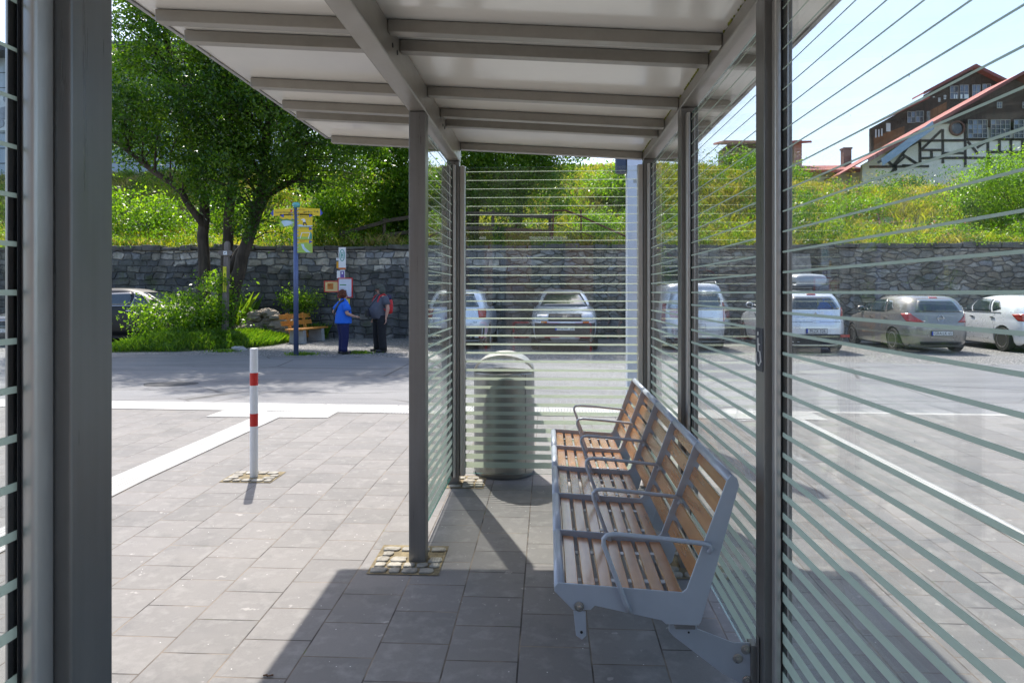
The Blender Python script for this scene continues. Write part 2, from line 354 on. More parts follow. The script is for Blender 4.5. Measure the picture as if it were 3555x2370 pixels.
# glass
def glassmat(name,tint=(.975,.992,.986)):
    m,nt,out=_nt(name); g=G(nt); t=g.n('BsdfTransparent'); t.inputs[0].default_value=(*tint,1)
    gl=g.n('BsdfGlossy'); gl.inputs['Roughness'].default_value=0.0; gl.inputs[0].default_value=(1,1,1,1)
    p=g.pos(obj=True); dust=g.n('BsdfDiffuse'); dust.inputs[0].default_value=(.7,.72,.7,1)
    lw=g.n('LayerWeight',i_Blend=.5); fr=g.math('MULTIPLY_ADD',g.math('POWER',lw.outputs['Facing'],5.0),.90,.038); mx=g.n('MixShader'); g.l(fr,mx.inputs[0]); g.l(t.outputs[0],mx.inputs[1]); g.l(gl.outputs[0],mx.inputs[2])
    vo=g.n('TexVoronoi',i_Scale=9.0); g.l(p,vo.inputs['Vector']); sp=g.math('MULTIPLY',g.ramp(vo.outputs['Distance'],(.018,.6),(.04,0)),g.ramp(vo.outputs['Color'],(.55,0),(.6,1)))
    film=g.math('ADD',g.ramp(g.noise(p,2.5,5,.7),(.45,.005),(.75,.045)),sp)
    m2=g.n('MixShader'); g.l(film,m2.inputs[0]); g.l(mx.outputs[0],m2.inputs[1]); g.l(dust.outputs[0],m2.inputs[2])
    g.l(m2.outputs[0],out.inputs[0]); return m
M_glass=glassmat('clear_glass')
M_glassedge=mat('glass_edge',(.05,.22,.17),.15,0,.05,coat=.5)
def frost():
    m,nt,out=_nt('frosted_film'); g=G(nt)
    d=g.n('BsdfDiffuse'); d.inputs[0].default_value=(.38,.45,.42,1); t=g.n('BsdfTranslucent'); t.inputs[0].default_value=(.95,.98,.84,1)
    tr=g.n('BsdfTransparent'); tr.inputs[0].default_value=(.85,.93,.9,1)
    a=g.n('MixShader'); a.inputs[0].default_value=.5; g.l(d.outputs[0],a.inputs[1]); g.l(t.outputs[0],a.inputs[2])
    b=g.n('MixShader'); b.inputs[0].default_value=.2; g.l(a.outputs[0],b.inputs[1]); g.l(tr.outputs[0],b.inputs[2]); g.l(b.outputs[0],out.inputs[0]); return m
M_frost=frost()
def tactile():
    m,nt,out=_nt('tactile_white'); g=G(nt); p=g.n('NewGeometry').outputs['Position']; sp=g.n('SeparateXYZ'); g.l(p,sp.inputs[0])
    s=g.math('SINE',g.math('MULTIPLY',g.math('ADD',sp.outputs[0],g.math('MULTIPLY',sp.outputs[1],.0)),2*math.pi/.038))
    n=g.noise(p,1.2,5); c=g.mix(g.ramp(n,(.35,0),(.7,.7)),(.52,.51,.49),(.36,.35,.32))
    c=g.mix(g.ramp(g.noise(p,60,4),(.6,0),(.75,.35)),c,(.35,.33,.3))
    yj=g.math('ABSOLUTE',g.math('SUBTRACT',g.math('FRACT',g.math('DIVIDE',sp.outputs[1],.30)),.5)); c=g.mix(g.ramp(yj,(.0,.6),(.02,0)),c,(.3,.28,.25))
    b=g.bsdf(Base_Color=c,Roughness=.6); g.l(g.bump(s,.9,.008),b.inputs['Normal']); g.l(b.outputs[0],out.inputs[0]); return m
M_tact=tactile()
# ------------------------------------------------------------------ setting
def gz(y): return -.022*max(0.0,5.53-y)
def kerb(x): return 9.19-.043*x
def roadfar(x): return 16.65-.075*(x+0.8)
def st(o): return tag(o,kind='structure')
mb=MB(); mb.add([(-400,-300,-.9),(400,-300,-.9),(400,11.4,-.9),(-400,11.4,-.9),(400,11.4,-.058),(-400,11.4,-.058),(400,600,-.058),(-400,600,-.058)],[(0,1,2,3),(3,2,4,5),(5,4,6,7)]); st(mb.build('ground',M_grav))
mb=MB(); xs=[-60,-30,-15,-6,0,6,15,30,60]
mb.add([(x,kerb(x)-.05,-.05) for x in xs]+[(x,roadfar(x)+.10*math.sin(x*2.1)+.06*math.sin(x*5),-.05) for x in np.linspace(-60,60,161)],[tuple(range(9))+tuple(range(9+160,8,-1))]); st(mb.build('road',M_asph))
mb=MB(); ys=[-30,-6,0,2,4,5.53]
vs=[];fs=[]
for y in ys: vs+=[(-60,y,gz(y)),(60,y,gz(y))]
for i in range(len(ys)-1): fs.append((2*i,2*i+1,2*i+3,2*i+2))
vs+=[(-60,kerb(-60),0),(60,kerb(60),0),(-60,kerb(-60),-.3),(60,kerb(60),-.3)]; b=2*len(ys); fs+=[(b-2,b-1,b+1,b),(b,b+1,b+3,b+2)]
mb.add(vs,fs); st(mb.build('pavement',M_pave))
mb=MB()   # kerb stones
for i in range(-40,60):
    x0=i*1.0+.004; x1=x0+.992
    mb.add([(x0,kerb(x0)-.002,-.2),(x1,kerb(x1)-.002,-.2),(x1,kerb(x1)+.10,-.2),(x0,kerb(x0)+.10,-.2),(x0,kerb(x0)-.002,.003),(x1,kerb(x1)-.002,.003),(x1,kerb(x1)+.10,.003),(x0,kerb(x0)+.10,.003)],[(0,3,2,1),(4,5,6,7),(0,1,5,4),(1,2,6,5),(2,3,7,6),(3,0,4,7)])
st(mb.build('kerb',M_conc,bevel=.006))
mb=MB()  # tactile paving: kerb band + two guide strips + field
def strip(x0,x1,y0,y1,z=.006):
    n=max(1,int((y1-y0)/1.0)) ; 
    for i in range(n):
        a=y0+(y1-y0)*i/n; c=y0+(y1-y0)*(i+1)/n
        mb.add([(x0,a,gz(a)+z),(x1,a,gz(a)+z),(x1,c,gz(c)+z),(x0,c,gz(c)+z)],[(0,1,2,3)])
for i in range(-60,11):
    x0=i*.3; x1=x0+.298
    mb.add([(x0,kerb(x0)-.55,.006),(x1,kerb(x1)-.55,.006),(x1,kerb(x1)-.01,.006),(x0,kerb(x0)-.01,.006)],[(0,1,2,3)])
strip(-3.56,-3.24,-4,8.76,.0065); strip(2.88,3.03,-4,8.50,.0065); strip(-4.15,-3.562,8.35,8.80,.0068); strip(-3.238,-2.65,8.35,8.78,.0068)
st(mb.build('tactile_paving',M_tact))
# asphalt repair patch
mb=MB(); c=[(math.cos(a)*(1+.12*math.sin(3*a))*.44-6.45,math.sin(a)*(1+.15*math.sin(2*a+1))*.33+11.7,-.046) for a in np.linspace(0,2*math.pi,24,endpoint=False)]; mb.add(c,[tuple(range(24))]); 
st(mb.build('asphalt_patch',mat('tar_patch',(.045,.046,.05),.8,0,.2,8,.5)))
# cobble patches
M_cob=mat('granite_cobble',(.30,.28,.235),.85,0,.5,9,.9,70); M_sand=mat('joint_sand',(.20,.16,.09),.95,0,.45,18,.8,120)
def cobbles(name,x0,x1,y0,y1,hole=None):
    mb=MB(); z=lambda y:gz(y)
    mb.mi=1; mb.add([(x0,y0,z(y0)+.004),(x1,y0,z(y0)+.004),(x1,y1,z(y1)+.004),(x0,y1,z(y1)+.004)],[(0,1,2,3)]); mb.mi=0
    y=y0+.012
    while y<y1-.05:
        h=.062+random.random()*.018; x=x0+.01+random.random()*.02
        while x<x1-.05:
            w_=min(.062+random.random()*.05,x1-.008-x); cx,cy=x+w_/2,y+h/2
            if not(hole and abs(cx-hole[0])<hole[2]+w_/2 and abs(cy-hole[1])<hole[2]+h/2) and w_>.04:
                rs=[]
                for zz,s in ((0,1.02),(.007,1.0),(.0095,.93),(.0105,.6)):
                    ring=[]
                    for k in range(14):
                        a=2*math.pi*k/14+.3; ca,sa=math.cos(a),math.sin(a); q=(abs(ca)**7+abs(sa)**7)**(-1/7)
                        ring.append((cx+ca*q*(w_/2-.003)*s*(1+.09*math.sin(k*2.3+x*50)),cy+sa*q*(h/2-.003)*s*(1+.09*math.sin(k*3.1+y*60)),z(cy)+.003+zz))
                    rs.append(ring)
                mb.rings(rs)
            x+=w_+.008
        y+=h+.007
    st(mb.build(name,[M_cob,M_sand],smooth=True))
cobbles('cobble_surround',-1.0,-.60,3.83,4.25,(-.75,4.05,.05))
cobbles('cobble_surround',-2.62,-2.20,5.49,5.83,(-2.41,5.66,.03))
cobbles('cobble_surround',-.80,-.50,5.42,5.78,(-.75,5.57,.05))
cobbles('cobble_surround',.55,.98,3.85,4.25,(.79,4.04,.05))
# ------------------------------------------------------------------ bus shelter
SH=thing('bus_shelter','open grey steel bus shelter with sloping pale roof and striped glass panes around the viewer','bus shelter',(0,2.5,0))
ZU=lambda x:2.660-.0626*x      # underside of the roof sheet
XL,XR=-.75,.79
def post(x,y): 
    mb=MB().box(x-.048,x+.048,y,y+.10,gz(y)-.15,2.545); return mb.build('post',M_post,SH,bevel=.004)
PL=[5.53,4.005,1.005,-.53]; PR=[5.53,3.995,2.47,.945,-.58]
for y in PL: post(XL,y)
for y in PR: post(XR,y)
# longitudinal beams, two halves meeting on the posts
for x in (XL,XR):
    mb=MB(); x0,x1=x-.05,x+.05
    mb.prism([(x0,5.64,2.547),(x1,5.64,2.547),(x1,5.64,ZU(x1)-.002),(x0,5.64,ZU(x0)-.002)],(0,-6.3,0)); bm_=mb.build('beam',M_beam,SH,bevel=.008)
PY=[5.575,4.79,4.53,4.04,3.29,3.04,2.47,1.72,1.47,.95,.2,-.05,-.5]
for y in PY:   # purlins, three runs each
    for a,b in ((-1.74,XL-.052),(XL+.052,XR-.052),(XR+.052,1.03)):
        mb=MB(); mb.prism([(a,y,ZU(a)-.058),(b,y,ZU(b)-.058),(b,y,ZU(b)-.003),(a,y,ZU(a)-.003)],(0,.06,0)); mb.build('purlin',M_beam,SH,bevel=.004)
# bolt holes
for y in (3.24,3.14,4.74,4.66):
    mb=MB(); mb.lathe([(.011,0),(.011,.003)],(XL+.0505,y,2.62),12,'x'); mb.build('bolt_hole',M_gask,SH)
# roof sheet + rim
mb=MB(); y0,y1=-1.6,5.66
mb.prism([(-1.79,y1,ZU(-1.79)),(1.06,y1,ZU(1.06)),(1.06,y1,ZU(1.06)+.03),(-1.79,y1,ZU(-1.79)+.03)],(0,y0-y1,0)); mb.build('roof_panel',M_roof,SH)
mb=MB(); L=[(-1.792,y1),(1.062,y1),(1.062,y0),(-1.752,y0)]
for x,s in ((-1.792,-1),(1.062,1)): mb.prism([(x,y1+.01,ZU(x)-.008),(x+s*.018,y1+.01,ZU(x)-.008),(x+s*.018,y1+.01,ZU(x)+.04),(x,y1+.01,ZU(x)+.04)],(0,y0-y1-.02,0))
for y in (y1+.002,y0-.02): mb.prism([(-1.792,y,ZU(-1.792)-.008),(1.062,y,ZU(1.062)-.008),(1.062,y,ZU(1.062)+.04),(-1.792,y,ZU(-1.792)+.04)],(0,.018,0))
mb.build('roof_rim',M_edge,SH)
# seams of the roof sheet and lichen
for y in (4.72,3.23):
    mb=MB(); mb.prism([(-1.74,y,ZU(-1.74)-.0025),(1.05,y,ZU(1.05)-.0025),(1.05,y+.006,ZU(1.05)-.0025),(-1.74,y+.006,ZU(-1.74)-.0025)],(0,0,.002)); mb.build('roof_seam',M_edge,SH)
mb=MB()
y=.5
while y<5.6:
    if random.random()<.8: mb.sph((XR-.0505,y,ZU(XR-.05)-.004),.004+.005*random.random(),4,(.6,1.6,1))
    y+=.012+.03*random.random()
for i in range(26): mb.sph((-1.785,random.uniform(1.5,5.6),ZU(-1.745)-.009),.002+.003*random.random(),4,(.8,2,.8))
tag(mb.build('lichen',M_lichen,SH),kind='stuff')
# glass panes
def stripe_list():
    L=[]; 
    for i in range(36):
        z=2.466-i*.0683; h=.0038+.042*(i/34.0)**2.6
        if z-h/2>.08: L.append((z,h))
    return L
STR=stripe_list()
def pane(a,b,axis,fix,z0=.075,z1=2.502,clampside=-1,stripe_side=1):
    """axis 'y': pane in plane x=fix from y=a..b ; axis 'x': plane y=fix from x=a..b"""
    t=.010; mb=MB()
    if axis=='y': mb.box(fix-t/2,fix+t/2,a,b,z0,z1)
    else: mb.box(a,b,fix-t/2,fix+t/2,z0,z1)
    me=mb; me.m=[0]*6
    for i,f in enumerate(me.f):
        P=[Vector(me.v[k]) for k in f]; n=(P[1]-P[0]).cross(P[2]-P[0]).normalized()
        big=abs(n.x)>.9 if axis=='y' else abs(n.y)>.9
        me.m[i]=0 if big else 1
    gp=me.build('glass_pane',[M_glass,M_glassedge],SH)
    s=MB(); o=fix+stripe_side*(t/2+.0012)
    for z,h in STR:
        if axis=='y': s.box(o-.0006,o+.0006,a+.002,b-.002,z-h/2,z+h/2)
        else: s.box(a+.002,b-.002,o-.0006,o+.0006,z-h/2,z+h/2)
    s.build('frosted_stripe',M_frost,gp)
def clamp_y(x,y,out=1,face=-1):
    """vertical glazing channel on a post face; glass runs along y"""
    d=.042; ya,yb=(y-d,y) if face<0 else (y,y+d)
    mb=MB(); mb.box(x-out*.030 if out>0 else x+.007,x-.007 if out>0 else x+.030,ya,yb,.06,2.51)
    c=mb.build('glazing_channel',M_alu,SH,bevel=.006)
    mb=MB(); mb.box(x+.007 if out>0 else x-.016,x+.016 if out>0 else x-.007,ya+.002,yb,.06,2.51); mb.build('glazing_channel',M_alu,SH,bevel=.002)
    g2=.012; ga,gb=(ya-.004,yb) if face<0 else (ya,yb+.004)
    mb=MB(); mb.box(x-.0069,x-.0056,ga,gb,.062,2.505); mb.box(x+.0072,x+.0084,ga,gb,.062,2.505); mb.build('gasket',M_gask,SH)
for a,b in ((PR[1],PR[0]),(PR[2],PR[1]),(PR[3],PR[2]),(PR[4],PR[3])):
    pane(a+.112,b-.012,'y',XR+.006,stripe_side=-1); clamp_y(XR+.006,b,1,-1); clamp_y(XR+.006,a+.10,1,1)
for a,b in ((PL[1],PL[0]),(PL[3],PL[2])):
    pane(a+.112,b-.012,'y',XL-.006,stripe_side=1); clamp_y(XL-.006,b,-1,-1); clamp_y(XL-.006,a+.10,-1,1)
pane(XL+.062,XR-.060,'x',5.585,stripe_side=-1)
for x,s in ((XL+.048,1),(XR-.048,-1)):
    xa,xb=sorted((x,x+s*.044)); mb=MB(); mb.box(xa,xb,5.548,5.578,.06,2.51); mb.build('glazing_channel',M_alu,SH,bevel=.008)
    mb=MB(); mb.box(xa,xb,5.592,5.606,.06,2.51); mb.build('glazing_channel',M_alu,SH,bevel=.002)
mb=MB(); mb.lathe([(.011,0),(.010,-.003)],(XR-.013,2.428,.165),16,'y'); mb.build('plug',M_alu,SH)
# wheelchair pictogram on the near right post, facing the waiting area
px_=XR-.0492
mb=MB(); mb.box(px_-.0016,px_,2.478,2.562,1.235,1.385); sg=mb.build('pictogram_sticker',mat('sticker_blue',(.03,.035,.06),.4),SH)
mb=MB(); xx=px_-.0020
def arc(c,r,a0,a1,n=14): return [(xx,c[0]+r*math.cos(a),c[1]+r*math.sin(a)) for a in np.linspace(a0,a1,n)]
mb.tube(arc((2.523,1.28),.026,R(150),R(400)),.0028,6); mb.tube([(xx,2.527,1.35),(xx,2.524,1.305),(xx,2.505,1.303),(xx,2.493,1.268),(xx,2.487,1.270)],.0035,6); mb.tube([(xx,2.525,1.328),(xx,2.506,1.328)],.003,6); mb.lathe([(.0075,0),(.0075,.002)],(xx-.002,2.527,1.366),12,'x'); mb.build('wheelchair_symbol',M_white,sg)
# ------------------------------------------------------------------ slatted bench
BE=thing('seat_bench','long five place bench of brown wooden slats in blue grey frames beside the right glass','bench',(.3,3.9,0))
Y0,SP=2.48,.56; FX,FZ=.033,.475; RX,RZ=.470,.452; TX,TZ=.640,.862   # seat front, inner corner, back top
def frame_poly(y,near=False):
    # side plate outline in xz
    return [(FX-.012,y,FZ+.004),(FX+.0,y,FZ+.018),(RX-.006,y,RZ+.016),(RX+.010,y,RZ+.028),(TX-.022,y,TZ-.004),(TX-.008,y,TZ+.016),(TX+.014,y,TZ+.006),(TX+.02,y,TZ-.02),(RX+.060,y,RZ-.085),(RX+.052,y,RZ-.098),(RX-.06,y,RZ-.096),(RX-.075,y,RZ-.083),(FX+.13,y,FZ-.060),(FX+.115,y,FZ-.075),(FX+.055,y,FZ-.078),(FX-.012,y,FZ-.012)]
for k in range(6):
    y=Y0+SP*k
    mb=MB(); mb.prism(frame_poly(y),(0,.008,0)); f=mb.build('frame',M_bluegrey,BE,bevel=.0025)
    if k==0 or k==5:
        mb=MB(); mb.lathe([(.017,-.002),(.017,-.006),(.009,-.007),(.009,-.016),(.004,-.017)],(FX+.075,y,FZ-.062),16,'y'); mb.build('bolt',M_steel,f,smooth=False)
        mb=MB(); mb.prism([(FX+.055,y-.001,FZ-.08),(FX+.098,y-.001,FZ-.08),(FX+.100,y-.001,FZ-.165),(FX+.085,y-.001,FZ-.18),(FX+.064,y-.001,FZ-.165)],(0,.007,0)); mb.build('tab',M_bluegrey,f,bevel=.002)
        mb=MB(); mb.lathe([(.005,0),(.005,.002)],(FX+.083,y-.0035,FZ-.152),10,'y'); mb.build('hole',M_gask,f)
def lerp(a,b,t): return a+(b-a)*t
for k in range(5):
    ya,yb=Y0+SP*k+.0085,Y0+SP*(k+1)-.0005
    # rolled front rail
    mb=MB(); mb.tube([(FX+.006,ya,FZ-.002),(FX+.006,yb,FZ-.002)],.019,12); mb.build('front_rail',M_bluegrey,BE,smooth=True)
    mb=MB(); mb.tube([(TX+.0,ya,TZ-.006),(TX+.0,yb,TZ-.006)],.017,12); mb.build('top_rail',M_bluegrey,BE,smooth=True)
    for s in (.25,.75):
        mb=MB(); yy=lerp(ya,yb,s); mb.bx((FX+RX)/2+.015,yy,FZ-.030,RX-FX-.06,.03,.004); mb.build('slat_support',M_bluegrey,BE)
    for i in range(7):
        t0=(i+.10)/7.0; t1=(i+.88)/7.0; xa,xb=lerp(FX+.022,RX+.014,t0),lerp(FX+.022,RX+.014,t1); za,zb=lerp(FZ-.004,RZ-.004,t0)-.006*math.sin(t0*3.14),lerp(FZ-.004,RZ-.004,t1)-.006*math.sin(t1*3.14)
        mb=MB(); mb.prism([(xa,ya+.002,za-.018),(xb,ya+.002,zb-.018),(xb,ya+.002,zb),(xa,ya+.002,za)],(0,yb-ya-.004,0)); mb.build('seat_slat',M_slat,BE,bevel=.004)
    dx,dz=TX-RX-.02,TZ-RZ-.03; ln=math.hypot(dx,dz); ux,uz=dx/ln,dz/ln; nx,nz=uz,-ux
    for i in range(5):
        t0=(i+.08)/5.0*ln+.012; t1=(i+.90)/5.0*ln+.004; bx0,bz0=RX+.030,RZ+.02
        a=(bx0+ux*t0,bz0+uz*t0); b=(bx0+ux*t1,bz0+uz*t1)
        mb=MB(); mb.prism([(a[0],ya+.002,a[1]),(b[0],ya+.002,b[1]),(b[0]+nx*.018,ya+.002,b[1]+nz*.018),(a[0]+nx*.018,ya+.002,a[1]+nz*.018)],(0,yb-ya-.004,0)); mb.build('back_slat',M_slat,BE,bevel=.004)
for k in range(6):   # armrests
    y=Y0+SP*k-.014
    P=[(.285,y+.006,.400),(.270,y,.430),(.235,y,.520),(.192,y,.635),(.192,y,.655),(.204,y,.668),(.23,y,.672),(.36,y,.662),(.535,y,.645),(.556,y,.640),(.562,y,.625),(.553,y+.006,.612)]
    mb=MB(); mb.tube(P,.0082,10); mb.build('armrest',M_bluegrey,BE,smooth=True)
# rail beneath and brackets to the shelter posts
mb=MB(); mb.box(.445,.515,Y0+.02,Y0+5*SP-.01,.33,.352); mb.build('under_rail',mat('rail_grey',(.25,.25,.26),.4,.5),BE,bevel=.003)
for y in (2.545,4.065):
    z0=0.0
    mb=MB(); mb.prism([(.432,y,.350),(.525,y,.352),(.530,y,.312),(.660,y,.265),(.715,y,.268),(.722,y,.12),(.690,y,.118),(.62,y,.155),(.445,y,.285),(.430,y,.302)],(0,.008,0)); br=mb.build('wall_bracket',M_bluegrey,BE,bevel=.002)
    for cx,cz in ((.70,.245),(.672,.212),(.705,.135)):
        mb=MB(); mb.lathe([(.017,0),(.017,-.003),(.014,-.004),(.008,-.0045),(.008,-.012),(.003,-.013)],(cx,y-.0005,cz),18,'y'); mb.build('bolt',M_steel,br)
    mb=MB(); mb.lathe([(.003,0),(.003,-.001)],(.465,y-.0005,.335),8,'y'); mb.lathe([(.004,0),(.004,-.001)],(.50,y-.0005,.300),8,'y'); mb.build('hole',M_gask,br)
    mb=MB(); mb.box(.716,XR-.050,y-.01,y+.045,.095,.262); mb.box(.735,XR-.050,y-.03,y-.011,.095,.30); mb.build('post_clamp',M_post,BE,bevel=.002)
# ------------------------------------------------------------------ litter bin
M_bin=mat('bin_steel',(.27,.27,.26),.33,.85,.08,5); M_bing=mat('bin_dark',(.04,.04,.042),.5)
BN=thing('litter_bin','round brushed steel litter bin with arched hood behind the end pane','litter bin',(-.37,5.93,0))
cx,cy=-.37,5.93
mb=MB(); mb.lathe([(.240,0.0),(.240,.03),(.2545,.032),(.2545,.845),(.246,.852),(.246,.80),(.05,.80)],(cx,cy,0),48); mb.build('body',M_bin,BN,smooth=False,bevel=.003)
mb=MB(); mb.lathe([(.24,-.03),(.262,-.02),(.262,.002),(.24,.004)],(cx,cy,0.0),40); mb.build('base_ring',M_bing,BN)
mb=MB(); n=24
pr=[]
for i in range(n+1):
    a=math.pi*i/n; pr.append((cx-.250*math.cos(a),.848+.155*math.sin(a)))
inn=[(cx-.238*math.cos(math.pi*i/n),.848+.128*math.sin(math.pi*i/n)) for i in range(n+1)]
hw=lambda x:math.sqrt(max(.0,.2545**2-(x-cx)**2))*.82+.035
for i in range(n):
    a0,a1,b0,b1=pr[i],pr[i+1],inn[i],inn[i+1]; h0,h1=hw(a0[0]),hw(a1[0])
    vs=[(a0[0],cy-h0,a0[1]),(a1[0],cy-h1,a1[1]),(a1[0],cy+h1,a1[1]),(a0[0],cy+h0,a0[1]),(b0[0],cy-h0,b0[1]),(b1[0],cy-h1,b1[1]),(b1[0],cy+h1,b1[1]),(b0[0],cy+h0,b0[1])]
    mb.add(vs,[(0,1,2,3),(7,6,5,4),(0,4,5,1),(2,6,7,3)])
mb.build('hood',M_alu,BN)
mb=MB(); mb.box(cx+.185,cx+.187,cy-.178,cy-.172,.04,.84); mb.build('door_seam',M_gask,BN)
# ------------------------------------------------------------------ bollard
BO=thing('bollard','slim white bollard with two red bands standing on the pale paving','bollard',(-2.41,5.67,0))
mb=MB(); mb.lathe([(.032,-.1),(.032,1.045),(.028,1.052),(.010,1.056)],(-2.41,5.67,0),28); mb.build('pole',M_white,BO,smooth=False,bevel=.001)
for z0,z1 in ((.75,.853),(.417,.52)):
    mb=MB(); mb.lathe([(.0323,z0),(.0328,z0+.001),(.0328,z1-.001),(.0323,z1)],(-2.41,5.67,0),28); mb.build('red_band',M_red,BO)
# ------------------------------------------------------------------ display mast behind the shelter
MA=thing('display_mast','tall pale grey mast with a dark blue box near its top, behind the end pane','mast',(1.03,8.2,0))
M_mast=mat('mast_paint',(.62,.67,.76),.35,.3,.05,2); M_navy=mat('display_back',(.035,.055,.10),.4)
mb=MB(); mb.box(.90,1.07,8.1,8.28,-.05,4.4); mb.build('column',M_mast,MA,bevel=.006)
mb=MB(); mb.box(.775,.897,8.12,8.26,2.88,4.2); mb.build('display_housing',M_navy,MA,bevel=.02)
mb=MB(); mb.box(.968,1.005,8.0965,8.0995,2.755,2.797); mb.build('badge',mat('badge',(.35,.37,.38),.5),MA)
mb=MB(); 
for z in (.7,1.15,3.02): mb.lathe([(.006,0),(.006,-.004)],(1.03,8.10,z),10,'y')
mb.build('screw',M_steel,MA)
# ------------------------------------------------------------------ what stands behind the viewer and shows in the panes
M_bwall=woodmat('brown_cladding',(.13,.065,.035),(.26,.14,.08),.8,2,.3,0)
BB=thing('boarded_house','brown boarded house with pale trim whose reflection shows faintly in the end pane','building',(0,-14,0))
mb=MB(); mb.box(-14,12,-20,-14,-1,1.4); mb.build('plinth',mat('grey_plinth',(.20,.19,.18),.9),BB)
mb=MB(); mb.box(-14,12,-20,-14.02,1.41,5.2); mb.build('wall',M_bwall,BB)
for x in (-11,-7,-3.5,-.6,2.2,5.5,9):
    mb=MB(); mb.box(x,x+1.2,-14.05,-13.99,1.7,3.4); w_=mb.build('window',mat('reflective_pane',(.03,.035,.04),.08),BB)
    mb=MB(); mb.box(x-.08,x+1.28,-14.0,-13.96,3.4,3.5); mb.build('lintel',M_white,w_)
mb=MB(); mb.prism([(-15,-13.2,5.1),(-15,-13.2,5.3),(-15,-17,7.2),(-15,-20.8,5.3),(-15,-20.8,5.1),(-15,-17,7.0)],(28,0,0)); mb.build('roof',mat('dark_roof',(.07,.06,.06),.8),BB)
def barrier(x,y,lab,w=2.0):
    t=thing('barrier',lab,'barrier',(x,y,gz(y)),0,'red and white barriers behind the shelter')
    for i in range(5):
        mi=M_red if i%2==0 else M_white; a=x-w/2+w*i/5
        for z in (1.0,.62):
            mb=MB(); mb.tube([(a,y,gz(y)+z),(a+w/5,y,gz(y)+z)],.022,8); mb.build('rail_section',mi,t)
    for s in (-1,1):
        for k in range(4):
            mb=MB(); mb.tube([(x+s*w/2,y,gz(y)+k*.25),(x+s*w/2,y,gz(y)+k*.25+.25)],.024,8); mb.build('leg_section',M_red if k%2 else M_white,t)
barrier(-2.6,-7,'red and white tubular barrier reflected at the left of the end pane'); barrier(.1,-7.2,'red and white tubular barrier reflected in the middle of the end pane'); barrier(2.8,-7.1,'red and white tubular barrier reflected at the right of the end pane')
# ------------------------------------------------------------------ retaining wall and slope
WY=24.2; WT=3.12
def hill(x,y):
    d=y-WY
    n=.35*math.sin(x*.33+1)*math.sin(y*.21)+.22*math.sin(x*.9+y*.6)+.12*math.sin(x*2.1-y*1.3)
    if d<=.6: return WT-.02
    top=7.15+.2*math.sin(x*.21)+1.25/(1+math.exp((x-11.5)/1.5))
    # a track climbs to the left
    k=1/(1+math.exp(-(d-7.5)/2.6)); k0=1/(1+math.exp(7.5/2.6)); k=(k-k0)/(1-k0)
    z=WT+(top-WT)*k
    z+= n*min(1,d/4)*max(.2,1-max(0,d-7)/6)
    return z
mb=MB()
nx,ny=170,80; X0,X1,Y0_,Y1_=-60,75,WY+.0,WY+50
def hf(u,v):
    x=X0+(X1-X0)*u; y=Y0_+(Y1_-Y0_)*(v**1.7); return (x,y,hill(x,y))
mb.grid(hf,nx,ny); st(mb.build('hillside',M_hill,smooth=True))
mb=MB(); mb.add([(-300,WY+49,6.7),(300,WY+49,6.7),(300,400,9),(-300,400,9)],[(0,1,2,3)]); st(mb.build('plateau',M_hill))
# wall: one displaced sheet with real relief, plus coping stones
RW=thing('retaining_wall','long dark rubble stone retaining wall holding the overgrown slope behind the parked cars','stone wall',(0,WY,0))
mb=MB()
def wf(u,v):
    x=-60+135*u; z=-.2+(WT+.05)*v; 
    return (x,WY-.35+.22*v+.035*math.sin(x*7+math.sin(z*9)*2)*math.sin(z*11+x),z)
mb.grid(wf,700,18); mb.add([(-60,WY-.13,WT-.15),(75,WY-.13,WT-.15),(75,WY+.3,WT-.13),(-60,WY+.3,WT-.13)],[(0,1,2,3)]); mb.build('wall_face',M_wall,RW)
M_cop=mat('coping_stone',(.12,.115,.105),.95,0,.5,3,.9,14)
mb=MB(); x=-60
while x<75:
    w_=random.uniform(.35,.95); h=random.uniform(.10,.2); y0=WY-.22+random.uniform(-.05,.05)
    vs=[(a+random.uniform(-.03,.03),b+random.uniform(-.03,.03),c+random.uniform(-.03,.03)) for c in (WT-.14,WT-.14+h) for b in (y0,WY+.25) for a in (x,x+w_-.02)]
    mb.add(vs,[(0,2,3,1),(4,5,7,6),(0,1,5,4),(2,6,7,3),(0,4,6,2),(1,3,7,5)]); x+=w_
mb.build('coping',M_cop,RW,bevel=.02)
# pale buttress in the wall
mb=MB(); rs=[]
for i in range(9):
    z=-.1+i*.36; o=.5*(1-i/8.)+.12; w2=.45*(1-.35*i/8)
    rs.append([(9.3-w2+random.uniform(-.05,.05)-1.0,WY-.3-o,z),(9.3+w2+random.uniform(-.05,.05)-1.0,WY-.3-o,z),(9.4+w2-1.0,WY,z),(9.2-w2-1.0,WY,z)])
mb.rings(rs); mb.build('buttress',mat('pale_rubble',(.30,.28,.25),.95,0,.5,5,1,9),RW)
